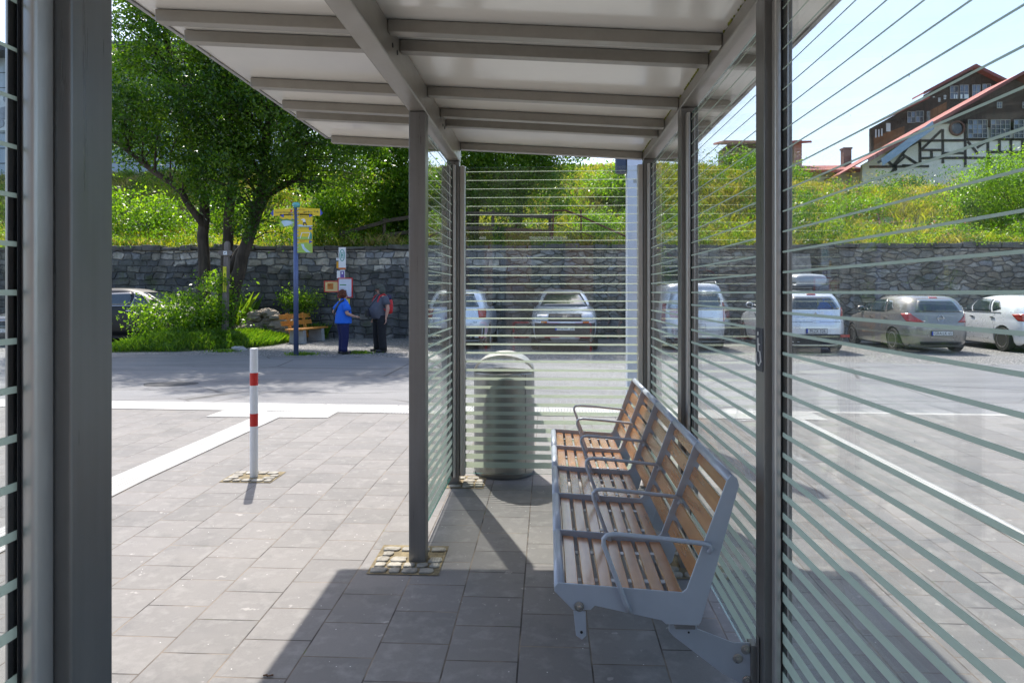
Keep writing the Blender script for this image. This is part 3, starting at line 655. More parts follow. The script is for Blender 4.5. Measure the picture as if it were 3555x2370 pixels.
# ------------------------------------------------------------------ grass and weeds on the slope (uncountable)
M_grass=leafmat('slope_grass',(.12,.14,.02),(.27,.28,.035),(.45,.40,.10),.5,.5)
M_dry=leafmat('dry_grass',(.26,.20,.08),(.38,.31,.13),(.50,.42,.20),.35,.6)
M_weed=leafmat('weed_leaf',(.025,.07,.012),(.10,.18,.022),(.26,.32,.04),.5,.42)
M_yf=leafmat('yellow_flower',(.20,.22,.02),(.55,.40,.02),(.7,.5,.03),.3,.6); M_leafB_=leafmat('thicket_leaf',(.03,.075,.012),(.08,.16,.02),(.19,.29,.035),.5,.35)
M_flower=leafmat('weed_flower',(.30,.08,.20),(.42,.16,.32),(.5,.45,.35),.3,.6)
def nhill(X,Y):
    d=Y-WY; n=.35*np.sin(X*.33+1)*np.sin(Y*.21)+.22*np.sin(X*.9+Y*.6)+.12*np.sin(X*2.1-Y*1.3)
    top=7.15+.2*np.sin(X*.21)+1.25/(1+np.exp((X-11.5)/1.5)); k0=1/(1+math.exp(7.5/2.6)); k=(1/(1+np.exp(-(d-7.5)/2.6))-k0)/(1-k0)
    z=WT+(top-WT)*k+n*np.minimum(1,d/4)*np.maximum(.2,1-np.maximum(0,d-7)/6)
    return np.where(d<=.6,WT-.02,z)
def vnoise(X,Y,s,seed=0):
    return (np.sin(X*s+seed)+np.sin(Y*s*1.3+seed*2)+np.sin((X+Y)*s*.7+seed*3)+np.sin((X-Y*1.4)*s*1.7+seed))/4
def blades(P,h,wd,lean=.35):
    n=len(P); a=rng.random(n)*2*math.pi; s=np.stack([np.cos(a),np.sin(a),np.zeros(n)],1); l=rng.normal(size=(n,3))*lean; l[:,2]=0
    h=h[:,None]; 
    A=P-s*wd[:,None]*.5; B=P+s*wd[:,None]*.5; Cc=P+np.array([0,0,1])*h*.6+l*h*.4+s*wd[:,None]*.35; D=P+np.array([0,0,1])*h*.92+l*h
    V=np.stack([A,B,Cc,D],1).reshape(-1,3); F=np.arange(4*n).reshape(n,4); return V,F
n=150000
X=rng.uniform(-32,40,n); Y=WY+.1+17*rng.random(n)**1.15; Z=nhill(X,Y)
pn=vnoise(X,Y,.9,1)+.5*vnoise(X,Y,2.7,5); h=.16+.22*rng.random(n)+.22*np.clip(pn,-.3,1)
V,F=blades(np.stack([X,Y,Z-.03],1),np.maximum(h,.12),.016+.018*rng.random(n))
dry=(vnoise(X,Y,1.3,9)+.6*vnoise(X,Y,3.1,2)+.35*rng.normal(size=n))>.05
o=npmesh('slope_grass',V,F,[M_grass,M_dry],None,np.clip(.5+.28*vnoise(X,Y,1.7,3)+.25*rng.normal(size=n),0,1),dry.astype(int)); tag(o,'tall green and straw coloured grass covering the slope above the wall','grass',kind='stuff')
# weeds: leafy clumps
def weedmesh(n,xr,yr,hh,per,leaf,zf,rad=.22):
    X=rng.uniform(*xr,n); Y=yr[0]+(yr[1]-yr[0])*rng.random(n)**1.2; m=(per*(.4+1.2*rng.random(n))).astype(int); idx=np.repeat(np.arange(n),m)
    H=(hh*(.4+.9*rng.random(n)))[idx]; t=rng.random(len(idx)); sp=rad*(.5+.5*(1-t))
    P=np.stack([X[idx]+rng.normal(size=len(idx))*sp,Y[idx]+rng.normal(size=len(idx))*sp,zf(X,Y)[idx]+t*H],1)
    V,F=leaves(P,leaf,.4,.45); return V,F,np.clip(.75*rng.random(n)[idx]**1.3+.25*rng.random(len(idx)),0,1),P
V,F,r_,P=weedmesh(1700,(-30,40),(WY+.2,WY+11),.7,75,.10,nhill)
fl=(np.sin(P[:,0]*1.1)+np.sin(P[:,0]*.37+2)>.9)&(rng.random(len(P))<.16)&(P[:,0]>4)
o=npmesh('slope_weeds',V,F,[M_weed,M_flower],None,r_,fl.astype(int)); tag(o,'leafy weeds and pink flowering willowherb across the slope','weeds',kind='stuff')
V,F,r_,P=weedmesh(70,(-20,38),(WY+.8,WY+13),1.5,330,.12,nhill,.55)
o=npmesh('slope_thicket',V,F,M_leafB_,None,r_*.8); tag(o,'taller bushy weeds dotted over the slope above the wall','weeds',kind='stuff')
V,F,r_,P=weedmesh(260,(5,32),(WY+6,WY+15),1.0,30,.07,nhill,.25)
o=npmesh('ragwort',V,F,M_yf,None,r_); tag(o,'small yellow flower heads near the top of the slope','flowers',kind='stuff')
# fringe hanging over the coping
V,F,r_,P=weedmesh(420,(-32,40),(WY-.15,WY+.5),.42,60,.085,lambda X,Y:np.full(len(X),WT-.05),.22)
o=npmesh('coping_weeds',V,F,M_weed,None,r_); tag(o,'low weeds spilling along the top edge of the stone wall','weeds',kind='stuff')
# ------------------------------------------------------------------ trees
M_bark=woodmat('bark',(.035,.027,.020),(.13,.10,.075),.95,2,.35,0)
M_leafA=leafmat('tree_leaf',(.016,.05,.010),(.06,.13,.018),(.19,.28,.035),.5,.28)
M_leafB=leafmat('bright_leaf',(.045,.11,.014),(.11,.20,.022),(.24,.34,.04),.52,.35)
def stems(mb,C,roots,rad=.02,n=6):
    """thin limbs from nearest root point to clump centres"""
    Rt=np.array([r for r,_ in roots])
    for c in C:
        d=Rt-c; d2=(d**2).sum(1)+np.where(Rt[:,2]>c[2]-.2,6,0); i=int(np.argmin(d2)); a=Vector(Rt[i]); b=Vector(c); L=(b-a).length
        if L<.25: continue
        m1=a.lerp(b,.4)+Vector((random.uniform(-.1,.1),random.uniform(-.1,.1),.18*L)); m2=a.lerp(b,.75)+Vector((0,0,.12*L))
        r0=min(roots[i][1]*.45,rad*(.8+L*.5)); mb.tube([a,m1,m2,b],[r0,r0*.7,r0*.45,r0*.15],5,cap=False)
def tree(label,loc,trunks,ells,nclump,per,leaf,lm,rad=.5,group=None,frac=.5,name='tree',cat='tree',bark=None):
    t=thing(name,label,cat,loc,0,group)
    mb=MB(); roots=[]
    for pts,rs in trunks:
        # densify with slight bends
        P=[]; Rr=[]
        for i in range(len(pts)-1):
            a,b=Vector(pts[i]),Vector(pts[i+1]); m=4
            for k in range(m):
                f=k/m; P.append(a.lerp(b,f)+Vector((random.gauss(0,.03),random.gauss(0,.03),0))); Rr.append(rs[i]+(rs[i+1]-rs[i])*f)
        P.append(Vector(pts[-1])); Rr.append(rs[-1]); mb.tube(P,Rr,12)
        roots+= [(tuple(p),r) for p,r in zip(P,Rr)][len(P)//4:]
    PP,tone,C=clumpy(ells,nclump,per,rad)
    sel=C[rng.random(len(C))<frac]; stems(mb,sel,roots)
    mb.build('trunk',bark or M_bark,t,smooth=True)
    V,F=leaves(PP,leaf); npmesh('crown',V,F,lm,t,tone); return t
# big multi stemmed tree at the left, beside the bench
tx=-10.2
tree('big dark tree with several leaning trunks on the grass verge left of the yellow signpost','' and 0 or (-9.6,21.6,0),
 [([(-10.75,21.7,-.1),(-10.85,21.7,2.2),(-10.9,21.9,4.4),(-11.6,21.6,7.5),(-12.2,21.5,11)],[.24,.18,.155,.11,.05]),
  ([(-10.25,21.9,-.1),(-10.2,21.9,2.5),(-10.0,22,5.5),(-10.2,21.8,8.5),(-9.8,22,12.5)],[.22,.17,.14,.10,.05]),
  ([(-9.95,21.2,-.1),(-9.75,21.2,1.4),(-9.2,21.2,3.0),(-8.85,21.3,4.4),(-8.5,21.2,7),(-7.8,21.4,10.5)],[.27,.21,.18,.15,.11,.05]),
  ([(-9.9,21.4,2.2),(-9.3,21.6,3.3),(-8.2,21.3,5.6),(-6.9,21.0,8)],[.14,.11,.08,.04]),
  ([(-10.85,21.8,3.5),(-11.3,21.3,4.6),(-12.8,20.9,5.8),(-14,20.8,6.6)],[.12,.10,.07,.03])],
 [((-11.2,20.8,7.6),(3.4,2.4,2.5)),((-7.9,20.9,7.3),(3.0,2.2,2.7)),((-9.4,20.7,5.0),(1.9,1.5,1.1)),((-6.6,21.2,5.6),(1.7,1.4,1.2)),((-12.9,20.8,6.5),(1.2,1.0,.7)),((-9.8,20.7,10.9),(3.6,2.0,1.7)),((-8.2,20.9,14.3),(1.9,1.1,.8)),((-8.7,20.8,3.7),(1.0,.9,.7)),((-5.6,20.6,9.5),(2.6,2.0,2.2))],
 1040,135,.11,M_leafA,.28)
# second tree on the slope behind the wall, whose drooping crown ends above the end pane
tree('broad tree behind the wooden rail fence, its drooping branches seen above the end pane',(-2.6,27.5,4.0),
 [([(-2.9,27.3,3.6),(-2.95,27.4,6),(-2.8,27.3,9),(-2.9,27.5,13.5)],[.26,.21,.16,.05]),([(-1.2,27.6,3.8),(-1.0,27.7,6.5),(-.6,27.6,10)],[.15,.12,.05]),([(-5.6,27.4,3.6),(-5.7,27.3,6),(-6,27.2,9)],[.15,.12,.05])],
 [((-3.0,27.0,7.8),(4.2,2.2,2.9)),((-1.6,26.4,5.5),(2.8,.9,1.6)),((-6.0,26.2,5.0),(3.2,.9,1.5)),((-.6,26.8,6.9),(2.2,1.6,1.8)),((-6.3,26.4,6.3),(3.2,1.7,2.7)),((-2.8,27,11.6),(3.8,2.8,3.0)),((-3.6,26.5,5.0),(3.4,1.2,.8)),((.5,26.9,8.6),(1.5,1.5,1.4))],
 1400,135,.115,M_leafB,.32,frac=.35)
# shrubs -------------------------------------------------
def shrub(label,c,r,nclump,per,leaf,lm,base,rad=.22,group=None,cat='shrub',ells=None,name='shrub'):
    t=thing(name,label,cat,(c[0],c[1],base),0,group); PP,tone,C=clumpy(ells or [(c,r)],nclump,per,rad)
    kk_=PP[:,2]>base+.02; PP=PP[kk_]; tone=tone[kk_]
    mb=MB()
    for q in C[:60]:
        a=Vector((c[0]+random.uniform(-.3,.3)*r[0],c[1]+random.uniform(-.3,.3)*r[1],base-.1)); b=Vector(q); mb.tube([a,a.lerp(b,.5)+Vector((0,0,.1)),b],[.018,.012,.004],5,cap=False)
    mb.build('branch',M_bark,t)
    V,F=leaves(PP,leaf,.5,.5); npmesh('foliage',V,F,lm,t,tone); return t
shrub('dense leafy shrub on the grass verge between the black car and the tree trunks',(-11.0,20.3,.7),(1.45,.9,1.05),95,110,.10,M_leafB,-.05,ells=[((-10.7,20.3,.65),(1.15,.85,.85)),((-10.1,20.5,1.1),(.75,.6,1.0)),((-11.7,20.3,.55),(.6,.6,.75)),((-10.1,20.3,.35),(.6,.5,.5))])
shrub('rounded bush with glossy leaves above the bench, against the stone wall',(-8.3,23.2,1.2),(.55,.4,.5),26,90,.09,M_leafB,.3,.18)
def H(x,y): return hill(x,y)
for (x,y,rx,rz,lab,nm) in ((18.3,28.5,2.5,1.65,'large bright green birch bush on the slope in front of the timber framed building','large'),(21.0,29.5,1.5,1.7,'bright green bush further right on the slope at the picture edge',''),
        (12.9,30.5,1.0,.7,'small yellowish bush halfway up the slope left of the large birch bush',''),(1.8,27.6,.8,.6,'small bush on the slope right of the drooping tree','')):
    z=H(x,y); shrub(lab,(x,y,z+rz*.75),(rx,1.2,rz),int(44*rx*rz)+10,120,.10,M_leafB,z,.28)
for x,y,s,lab in ((-16.5,27.0,1.6,'dark bush on the slope at the far left behind the black car'),(-13.2,28.5,1.3,'bush on the slope left of the big tree trunks'),(-5.4,26.6,1.2,'leafy bush on the slope above the bus stop sign'),(-8.2,27.5,1.9,'tall bush on the slope seen between the signpost and the leaning trunk'),(3.2,31.0,1.3,'bush on the slope seen through the end pane left of the pale mast'),(10.4,38.5,1.1,'wild bush on the ridge below the small red roof'),(20.5,41.5,.8,'dark bush growing against the half timbered wall, left one'),(25.5,41.5,.9,'dark bush growing against the half timbered wall, right one'),(12.8,38.2,.7,'low ridge bush right of the small red roofed house')):
    z=H(x,y); shrub(lab,(x,y,z+s*.5),(s*1.1,1.0,s*.75),40,110,.13,M_leafB if x<14 else M_leafA,z-.2,.35)
# ivy on the wall behind the mast
V,F,r_,P=weedmesh(14,(2.6,4.4),(WY-.5,WY-.4),2.2,240,.09,lambda X,Y:np.zeros(len(X))+.6,.28)
P2=P; o=npmesh('ivy',V,F,M_weed,None,r_); tag(o,'green creeper climbing the stone wall behind the pale mast','creeper')
# verge under the tree: mound of turf with grass
def verge_z(x,y):
    # irregular mound between x -14.5..-7, y 17.6..24
    fx=min(1,max(0,(x+12.3)/1.5))*min(1,max(0,(-8.0-x)/1.3)); fy=min(1,max(0,(y-(17.85+1.15*max(0,x+9.9)+.22*math.sin(x*1.7)))/.8)); return -.075+.36*min(fx,1)*fy*(.8+.2*math.sin(x*1.1+y))
mb=MB(); mb.grid(lambda u,v:(-15+8.4*u,17.3+6.7*v,verge_z(-15+8.4*u,17.3+6.7*v)),60,50); st(mb.build('verge',M_lawn,smooth=True))
n=60000; X=rng.uniform(-12.4,-7.0,n); Y=rng.uniform(17.7,23.8,n); vz=np.vectorize(verge_z)(X,Y); k=vz>-.045; X,Y,vz=X[k],Y[k],vz[k]; n=len(X)
M_lg=leafmat('lawn_blade',(.045,.10,.012),(.09,.18,.02),(.20,.28,.04),.5,.4)
V,F=blades(np.stack([X,Y,vz-.01],1),.07+.13*rng.random(n)+.10*(Y>19.5),.010+.012*rng.random(n)); o=npmesh('verge_grass',V,F,M_lg,None,np.clip(.5+.3*rng.normal(size=n),0,1)); tag(o,'short bright green grass on the verge below the tree','grass',kind='stuff')
# long reeds against the wall at far left
n=11000; X=rng.uniform(-16.5,-10.6,n)+.3*rng.normal(size=n); Y=rng.uniform(22.2,23.7,n); V,F=blades(np.stack([X,Y,np.zeros(n)],1),(.9+.7*rng.random(n)+.3*np.sin(X*2.3))*.9,.010+.012*rng.random(n),.2)
o=npmesh('reed_grass',V,F,M_lg,None,np.clip(.6+.25*rng.normal(size=n),0,1)); tag(o,'tall bright reed grass at the foot of the wall behind the black car','reeds',kind='stuff')
n=2600; gx=rng.normal(size=n)*.2; cxs=rng.choice([-9.2,-9.2,-7.9,-4.9,-6.2,-8.6],n); cys=np.select([cxs==-9.2,cxs==-7.9,cxs==-4.9,cxs==-6.2,cxs==-3.4],[22.8,23.4,18.0,17.5,23.6],18.3); V,F=blades(np.stack([cxs+gx,cys+rng.normal(size=n)*.15,np.full(n,-.07)],1),np.where((cxs<-7.5)&(cxs!=-8.6),.45,.07)*(.5+rng.random(n)),.012+.012*rng.random(n))
o=npmesh('gravel_weeds',V,F,M_lg,None,rng.random(n)); tag(o,'sparse grass tufts growing in the gravel and at the wall foot','weeds',kind='stuff')
# ------------------------------------------------------------------ stone heap
M_rock=mat('field_stone',(.30,.25,.19),.9,0,.45,4,.7,16)
RP=thing('stone_heap','heap of loose tan field stones beside the wooden bench','stone heap',(-8.7,22.3,0))
def rock(mb,c,r):
    n1,n2=5,8; rs=[]
    k=[random.uniform(.75,1.2) for _ in range(60)]
    for i in range(1,n1+1):
        a=math.pi*i/(n1+1); ring=[]
        for j in range(n2):
            b=2*math.pi*j/n2; q=k[(i*n2+j)%60]; ring.append((c[0]+r[0]*q*math.sin(a)*math.cos(b),c[1]+r[1]*q*math.sin(a)*math.sin(b),c[2]-r[2]*q*math.cos(a)))
        rs.append(ring)
    mb.rings(rs)
for i in range(95):
    u=random.random(); x=-9.95+1.95*u; top=.85*math.sin(math.pi*min(1,u*.9+.12))**.6
    z=random.uniform(.0,1)*top; y=22.2+z*.45+random.uniform(-.12,.12); s=random.uniform(.09,.22)
    mb=MB(); rock(mb,(x,y,z+.05),(s*1.3,s,s*.7)); mb.build('stone',M_rock,RP,bevel=0)
mb=MB(); mb.add([(-10.0,22.3,-.1),(-7.9,22.3,-.1),(-7.9,23.4,-.1),(-10.0,23.4,-.1),(-9.7,22.8,.65),(-8.2,22.8,.55),(-8.2,23.3,.55),(-9.7,23.3,.65)],[(0,1,5,4),(1,2,6,5),(2,3,7,6),(3,0,4,7),(4,5,6,7)]); mb.build('rubble_core',M_rock,RP)
for i,(x,y,s) in enumerate(((-8.3,18.6,.16),(-9.9,19.9,.10))):
    mb=MB(); rock(mb,(x,y,-.02),(s*1.4,s,s*.6)); tag(mb.build('stone',mat('grey_stone',(.36,.35,.34),.9,0,.2,6,.4,20)),['flat grey stone lying on the gravel near the verge edge','small pale stone at the foot of the wooden trail post'][i],'stone')
# ------------------------------------------------------------------ rail fence and handrail on the slope
FE=thing('rail_fence','weathered wooden two rail fence on top of the wall above the bus stop sign','fence',(-4,25.2,3.2))
fp=[(-7.4,25.1,3.35),(-5.9,25.1,3.45),(-4.0,25.2,3.5),(-2.0,25.25,3.55),(.05,25.3,3.5)]
tops=[3.7,4.15,4.45,4.42,4.30]
for i,(p,t) in enumerate(zip(fp,tops)):
    mb=MB(); mb.tube([(p[0],p[1],p[2]-.4),(p[0]+.02,p[1],t+.03)],[.065,.055],9); mb.build('fence_post',M_rail_wood,FE)
for i in range(4):
    a,b=fp[i],fp[i+1]
    for dz in (.10,.62):
        za,zb=tops[i]-dz,tops[i+1]-dz
        if i==0 and dz>.2: continue
        mb=MB(); mb.prism([(a[0]-.1,a[1]-.07,za-.07),(b[0]+.1,b[1]-.07,zb-.07),(b[0]+.1,b[1]-.07,zb+.07),(a[0]-.1,a[1]-.07,za+.06)],(0,-.05,0)); mb.build('rail',M_rail_wood,FE,bevel=.01)
M_rust=mat('rusty_steel',(.16,.055,.035),.8,.2,.4,7)
HR=thing('handrail','rusty reddish steel handrail descending over the wall right of the wooden fence','handrail',(1.2,24.6,3.2))
for P,r in (([(.15,25.0,3.4),(.18,25,4.42)],.035),([(1.15,24.9,3.4),(1.15,24.9,4.42)],.03),([(.18,25,4.40),(.6,24.9,4.40),(1.2,24.8,4.15),(3.0,24.2,3.25),(5.5,23.7,2.15)],.032),([(.2,25,3.95),(1.2,24.8,3.6),(3.2,24.2,2.7),(5.2,23.75,1.75)],.018)):
    mb=MB(); mb.tube(P,r,7); mb.build('rail' if len(P)>2 else 'upright',M_rust,HR,smooth=True)
for x in (3.0,4.6): 
    mb=MB(); zt=4.15-(x-1.2)*.5; mb.tube([(x,24.2-(x-3)*.2,zt),(x,24.2-(x-3)*.2,zt-1.2)],.025,7); mb.build('upright',M_rust,HR)
# ------------------------------------------------------------------ buildings
def plaster(name,c,st_=.15,sc=1.2): return mat(name,c,.9,0,st_,sc,.3,8)
M_plas=plaster('old_plaster',(.80,.77,.68),.15); M_beamw=mat('dark_timber',(.045,.04,.036),.85,0,.3,3)
M_boards=woodmat('dark_boards',(.02,.015,.012),(.085,.05,.035),.85,2,.35,0); M_boards2=woodmat('orange_boards',(.16,.06,.02),(.33,.14,.05),.8,2,.35,0)
M_tile=mat('red_roof',(.36,.09,.07),.75,0,.2,1.5,.5,6); M_ridge=mat('red_metal',(.20,.045,.04),.45,.1,.2,4)
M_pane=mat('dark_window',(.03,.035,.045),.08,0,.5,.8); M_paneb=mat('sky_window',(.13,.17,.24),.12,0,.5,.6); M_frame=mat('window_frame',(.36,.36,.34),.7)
M_brick=mat('chimney_brick',(.16,.09,.08),.9,0,.3,8)
YB=50.0
def PX(px,py,Y=YB):
    t=(px-1777.5)/2450.; ta=.0514; X=Y*(t-ta)/(1+t*ta); zc=-X*math.sin(AL)+Y*math.cos(AL); return X,1.51-(py-1015)/2450.*zc
SM=thing('sawmill','old half timbered mill hall with red edged gable roof on the hilltop at right','building',(PX(3300,600)[0],YB,8.5))
# front gable wall: outline measured as real sizes
def wallpoly(mb,pts,y,d): mb.prism([(x,y,z) for x,z in pts],(0,d,0))
P=lambda px,py:PX(px,py)
ev=P(2915,598); rg=P(3520,262); rr=(2*rg[0]-ev[0],ev[1]); bz=6.6
midz=P(3300,430)[1]; 
def zline(x): return rg[1]-(rg[0]-x)*(rg[1]-ev[1])/(rg[0]-ev[0]) if x<rg[0] else rg[1]-(x-rg[0])*(rg[1]-ev[1])/(rg[0]-ev[0])
# plaster lower storey
xl=P(3040,0)[0]; mb=MB(); wallpoly(mb,[(xl-.9,bz),(rr[0]-1,bz),(rr[0]-1,midz),(P(3268,0)[0],midz),(P(3268,0)[0],zline(P(3268,0)[0])-.35),(xl-.9,zline(xl-.9)-.35)],YB,.3); mb.build('wall',M_plas,SM)
# upper boards
xb=P(3268,0)[0]; mb=MB(); wallpoly(mb,[(xb,midz),(rr[0]-2,midz),(rr[0]-2,zline(rr[0]-2)-.3),(rg[0],rg[1]-.3),(xb,zline(xb)-.3)],YB-.12,.3); mb.build('gable_boards',M_boards,SM)
# timber framing
mb=MB()
def beam2(a,b,w_=.16,y=YB-.06):
    a=Vector((a[0],0,a[1]));b=Vector((b[0],0,b[1])); d=(b-a).normalized(); n=Vector((-d.z,0,d.x))*w_/2
    mb.prism([tuple(Vector((p.x,y,p.z))) for p in (a-n,b-n,b+n,a+n)],(0,.1,0))
S=lambda cx,cy:P(3150+cx/3.733,200+cy/3.733)
for a,b in (((-60,1080),(740,1075)),((160,1060),(165,1400)),((455,930),(458,1370)),((745,800),(748,1420)),((180,1200),(440,1200)),((470,1240),(740,1240)),((180,1305),(740,1300)),((185,1190),(445,940)),((310,1210),(312,1300)),((0,1300),(130,1390)),((-260,1260),(10,1085)),((-70,1400),(160,1405)),((765,1065),(1600,1060)),((1040,1060),(1042,1440)),((1338,1060),(1340,1430)),((780,1090),(910,1250)),((900,1170),(1025,1090)),((1190,1070),(1190,1220)),((1490,1070),(1490,1300)),((1060,1225),(1600,1225)),((1350,1230),(1450,1310)),((-200,1430),(-40,1290)),((740,1300),(1600,1310))):
    beam2(S(*a),S(*b))
S8=lambda cx,cy:P(2650+cx/1.742,cy/1.742)
for a,b in (((735,958),(780,1002)),((840,935),(945,1002)),((785,1002),(885,875)),((640,1010),(1000,1006)),((760,1060),(800,1010)),((800,1008),(800,1060)),((690,985),(950,850)),((945,850),(945,1000))): beam2(S8(*a),S8(*b))
mb.build('timber_frame',M_beamw,SM)
def win(parent,x0,x1,z0,z1,nx_,nz_,y,pm=None,blue=.35,name='window',bw=.035):
    mb=MB(); mb.box(x0,x1,y+.03,y+.05,z0,z1); wn=mb.build(name,M_pane,parent)
    mb=MB(); 
    for i in range(nx_):
        for j in range(nz_):
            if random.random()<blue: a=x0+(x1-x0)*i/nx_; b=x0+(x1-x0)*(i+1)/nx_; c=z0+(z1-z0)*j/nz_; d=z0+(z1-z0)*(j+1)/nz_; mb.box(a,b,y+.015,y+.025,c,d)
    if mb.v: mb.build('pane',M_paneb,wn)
    mb=MB()
    for i in range(nx_+1): x=x0+(x1-x0)*i/nx_; mb.box(x-bw/2,x+bw/2,y-.02,y+.01,z0-bw/2,z1+bw/2)
    for j in range(nz_+1): z=z0+(z1-z0)*j/nz_; mb.box(x0-bw/2,x1+bw/2,y-.024,y+.006,z-bw/2,z+bw/2)
    mb.build('frame',M_frame,wn)
for a,b in ((765,1010),(1060,1305),(1358,1600),(1650,1900)):
    x0,z1=S(a,820); x1,z0=S(b,1050); win(SM,x0,x1,z0,z1,4,4,YB-.2)
for a,b in ((1140,1200),(1470,1530)):
    x0,z1=S(a,590); x1,z0=S(b,665); win(SM,x0,x1,z0,z1,2,2,YB-.2,blue=.8)
# round window
x,z=S(634,920); mb=MB(); mb.lathe([(.52,-.02),(.52,-.14),(.40,-.16),(.40,-.02)],(x,YB-.0,z),28,'y'); rw=mb.build('round_window',mat('rust_ring',(.14,.06,.04),.8),SM); mb=MB(); mb.lathe([(.42,-.05),(.42,-.06)],(x,YB,z),28,'y'); mb.build('pane',M_pane,rw)
# roof planes with thick red verge
def roofslab(mb,a,b,y0,y1,t=.08):
    mb.prism([(a[0],y0,a[1]),(b[0],y0,b[1]),(b[0],y0,b[1]+t),(a[0],y0,a[1]+t)],(0,y1-y0,0))
mb=MB(); roofslab(mb,(ev[0]-.3,ev[1]-.3),(rg[0],rg[1]-.12),YB-.9,YB+3); roofslab(mb,(rg[0],rg[1]-.12),(rr[0],rr[1]-.3),YB-.9,YB+3); mb.build('roof',M_tile,SM)
mb=MB(); 
for A,B in (((ev[0]+1.5,ev[1]+.5),(rg[0],rg[1]-.22)),((rg[0],rg[1]-.22),(rr[0],rr[1]-.4))): mb.prism([(A[0],YB-.92,A[1]),(B[0],YB-.92,B[1]),(B[0],YB-.92,B[1]+.22),(A[0],YB-.92,A[1]+.22)],(0,-.06,0))
mb.build('verge_board',M_ridge,SM)
mb=MB(); A=P(3035,560);B=P(3210,432); mb.prism([(A[0],YB-.99,A[1]),(B[0],YB-.99,B[1]),(B[0]+.1,YB-.99,B[1]-.55),(A[0]+.1,YB-.99,A[1]-.5)],(0,-.04,0)); mb.build('metal_flashing',mat('blue_sheet',(.25,.33,.42),.4,.5),SM)
# rear hall, higher, with stepped roof
YR=57.0; RH=thing('rear_hall','taller dark boarded hall with orange planks rising behind the timber framed gable','building',(PX(3300,400,YR)[0],YR,8.5))
Q=lambda px,py:PX(px,py,YR)
q=lambda cx,cy:Q(3150+cx/3.733,200+cy/3.733)
a0=Q(3012,448); a1=q(280,500); b0=q(180,497); r0=q(815,133); e0=q(1200,322)
sl_=(r0[1]-e0[1])/(e0[0]-r0[0]); ex=q(1900,0)[0]; ez=r0[1]-(ex-r0[0])*sl_
mb=MB(); wallpoly(mb,[(b0[0]+.5,bz),(ex,bz),(ex,ez+.02),(r0[0],r0[1]+.0),(b0[0]+.3,b0[1]+.1)],YR,.3); hw_=mb.build('wall',M_boards,RH)
w0=P(3030,0)
mb=MB(); x0=Q(3022,0)[0]; mb.prism([(x0,YR-.05,bz),(b0[0]+.5,YR-.05,bz),(b0[0]+.5,YR-.05,b0[1]-.1),(x0,YR-.05,a0[1]+.05)],(0,.3,0)); mb.build('side_wall',M_boards,RH)
mb=MB(); c0=q(285,690);c1=q(505,575);c2=q(505,720);c3=q(285,830); mb.prism([(p[0],YR-.06,p[1]) for p in (c3,(c2[0],c2[1]-1),c1,c0)],(0,.03,0)); 
c=lambda cx,cy:Q(2650+cx/1.742,cy/1.742)
p0,p1,p2,p3=c(665,830),c(850,765),c(850,860),c(665,930); mb.prism([(p[0],YR-.11,p[1]) for p in (p3,p2,p1,p0)],(0,.03,0)); mb.build('orange_planks',M_boards2,RH)
for (a,b,z0_,z1_) in ((545,648,375,540),(672,782,362,540),(832,935,360,540),(965,1068,350,470)):
    x0,zt=q(a,z1_); x1,zb=q(b,z0_); win(RH,x0,x1,zt,zb,2,2,YR-.1,blue=.7)
for (a,b,t,bt) in ((866,912,680,745),(918,962,676,742),(984,1000,678,735)):
    x0,z1=c(a,t); x1,z0=c(b,bt); win(RH,x0,x1,z0,z1,2,2,YR-.15,blue=.4)
# bright openings with slats (missing boards): sky behind painted on as solid pale strips
M_open=mat('painted_sky',(.72,.80,.83),.8,0,.05)
mb=MB()
for (x,y,w_,h) in ((590,488,18,50),(620,488,14,50),(676,485,24,52),(726,485,54,52),(388,530,30,10),(388,548,30,10),(388,566,28,12),(460,495,32,10),(460,515,32,10),(460,535,30,12),(318,512,26,12),(246,482,30,26)):
    u0,v1=q(x,y); u1,v0=q(x+w_,y+h); mb.box(u0,u1,YR-.14,YR-.125,v0,v1)
for (x,y,w_,h) in ((738,748,26,50),(672,785,8,50),(690,785,8,45),(708,780,8,45)):
    u0,v1=c(x,y); u1,v0=c(x+w_,y+h); mb.box(u0,u1,YR-.14,YR-.125,v0,v1)
mb.build('painted_opening',M_open,RH)
mb=MB(); roofslab(mb,(b0[0]-.2,b0[1]-.05),(r0[0],r0[1]-.1),YR-.7,YR+1.0,.14); roofslab(mb,(r0[0],r0[1]-.1),(ex,ez-.1),YR-.7,YR+1.0,.14); roofslab(mb,(a0[0]-.3,a0[1]-.05),(b0[0]+.3,b0[1]-.35),YR-.7,YR+.6,.12); mb.build('roof',M_tile,RH)
mb=MB(); mb.prism([(b0[0]-.2,YR-.72,b0[1]-.12),(r0[0],YR-.72,r0[1]-.17),(r0[0],YR-.72,r0[1]+.08),(b0[0]-.2,YR-.72,b0[1]+.12)],(0,-.04,0)); mb.prism([(r0[0],YR-.72,r0[1]-.17),(ex,YR-.72,ez-.17),(ex,YR-.72,ez+.08),(r0[0],YR-.72,r0[1]+.08)],(0,-.04,0)); mb.build('verge_board',M_ridge,RH)
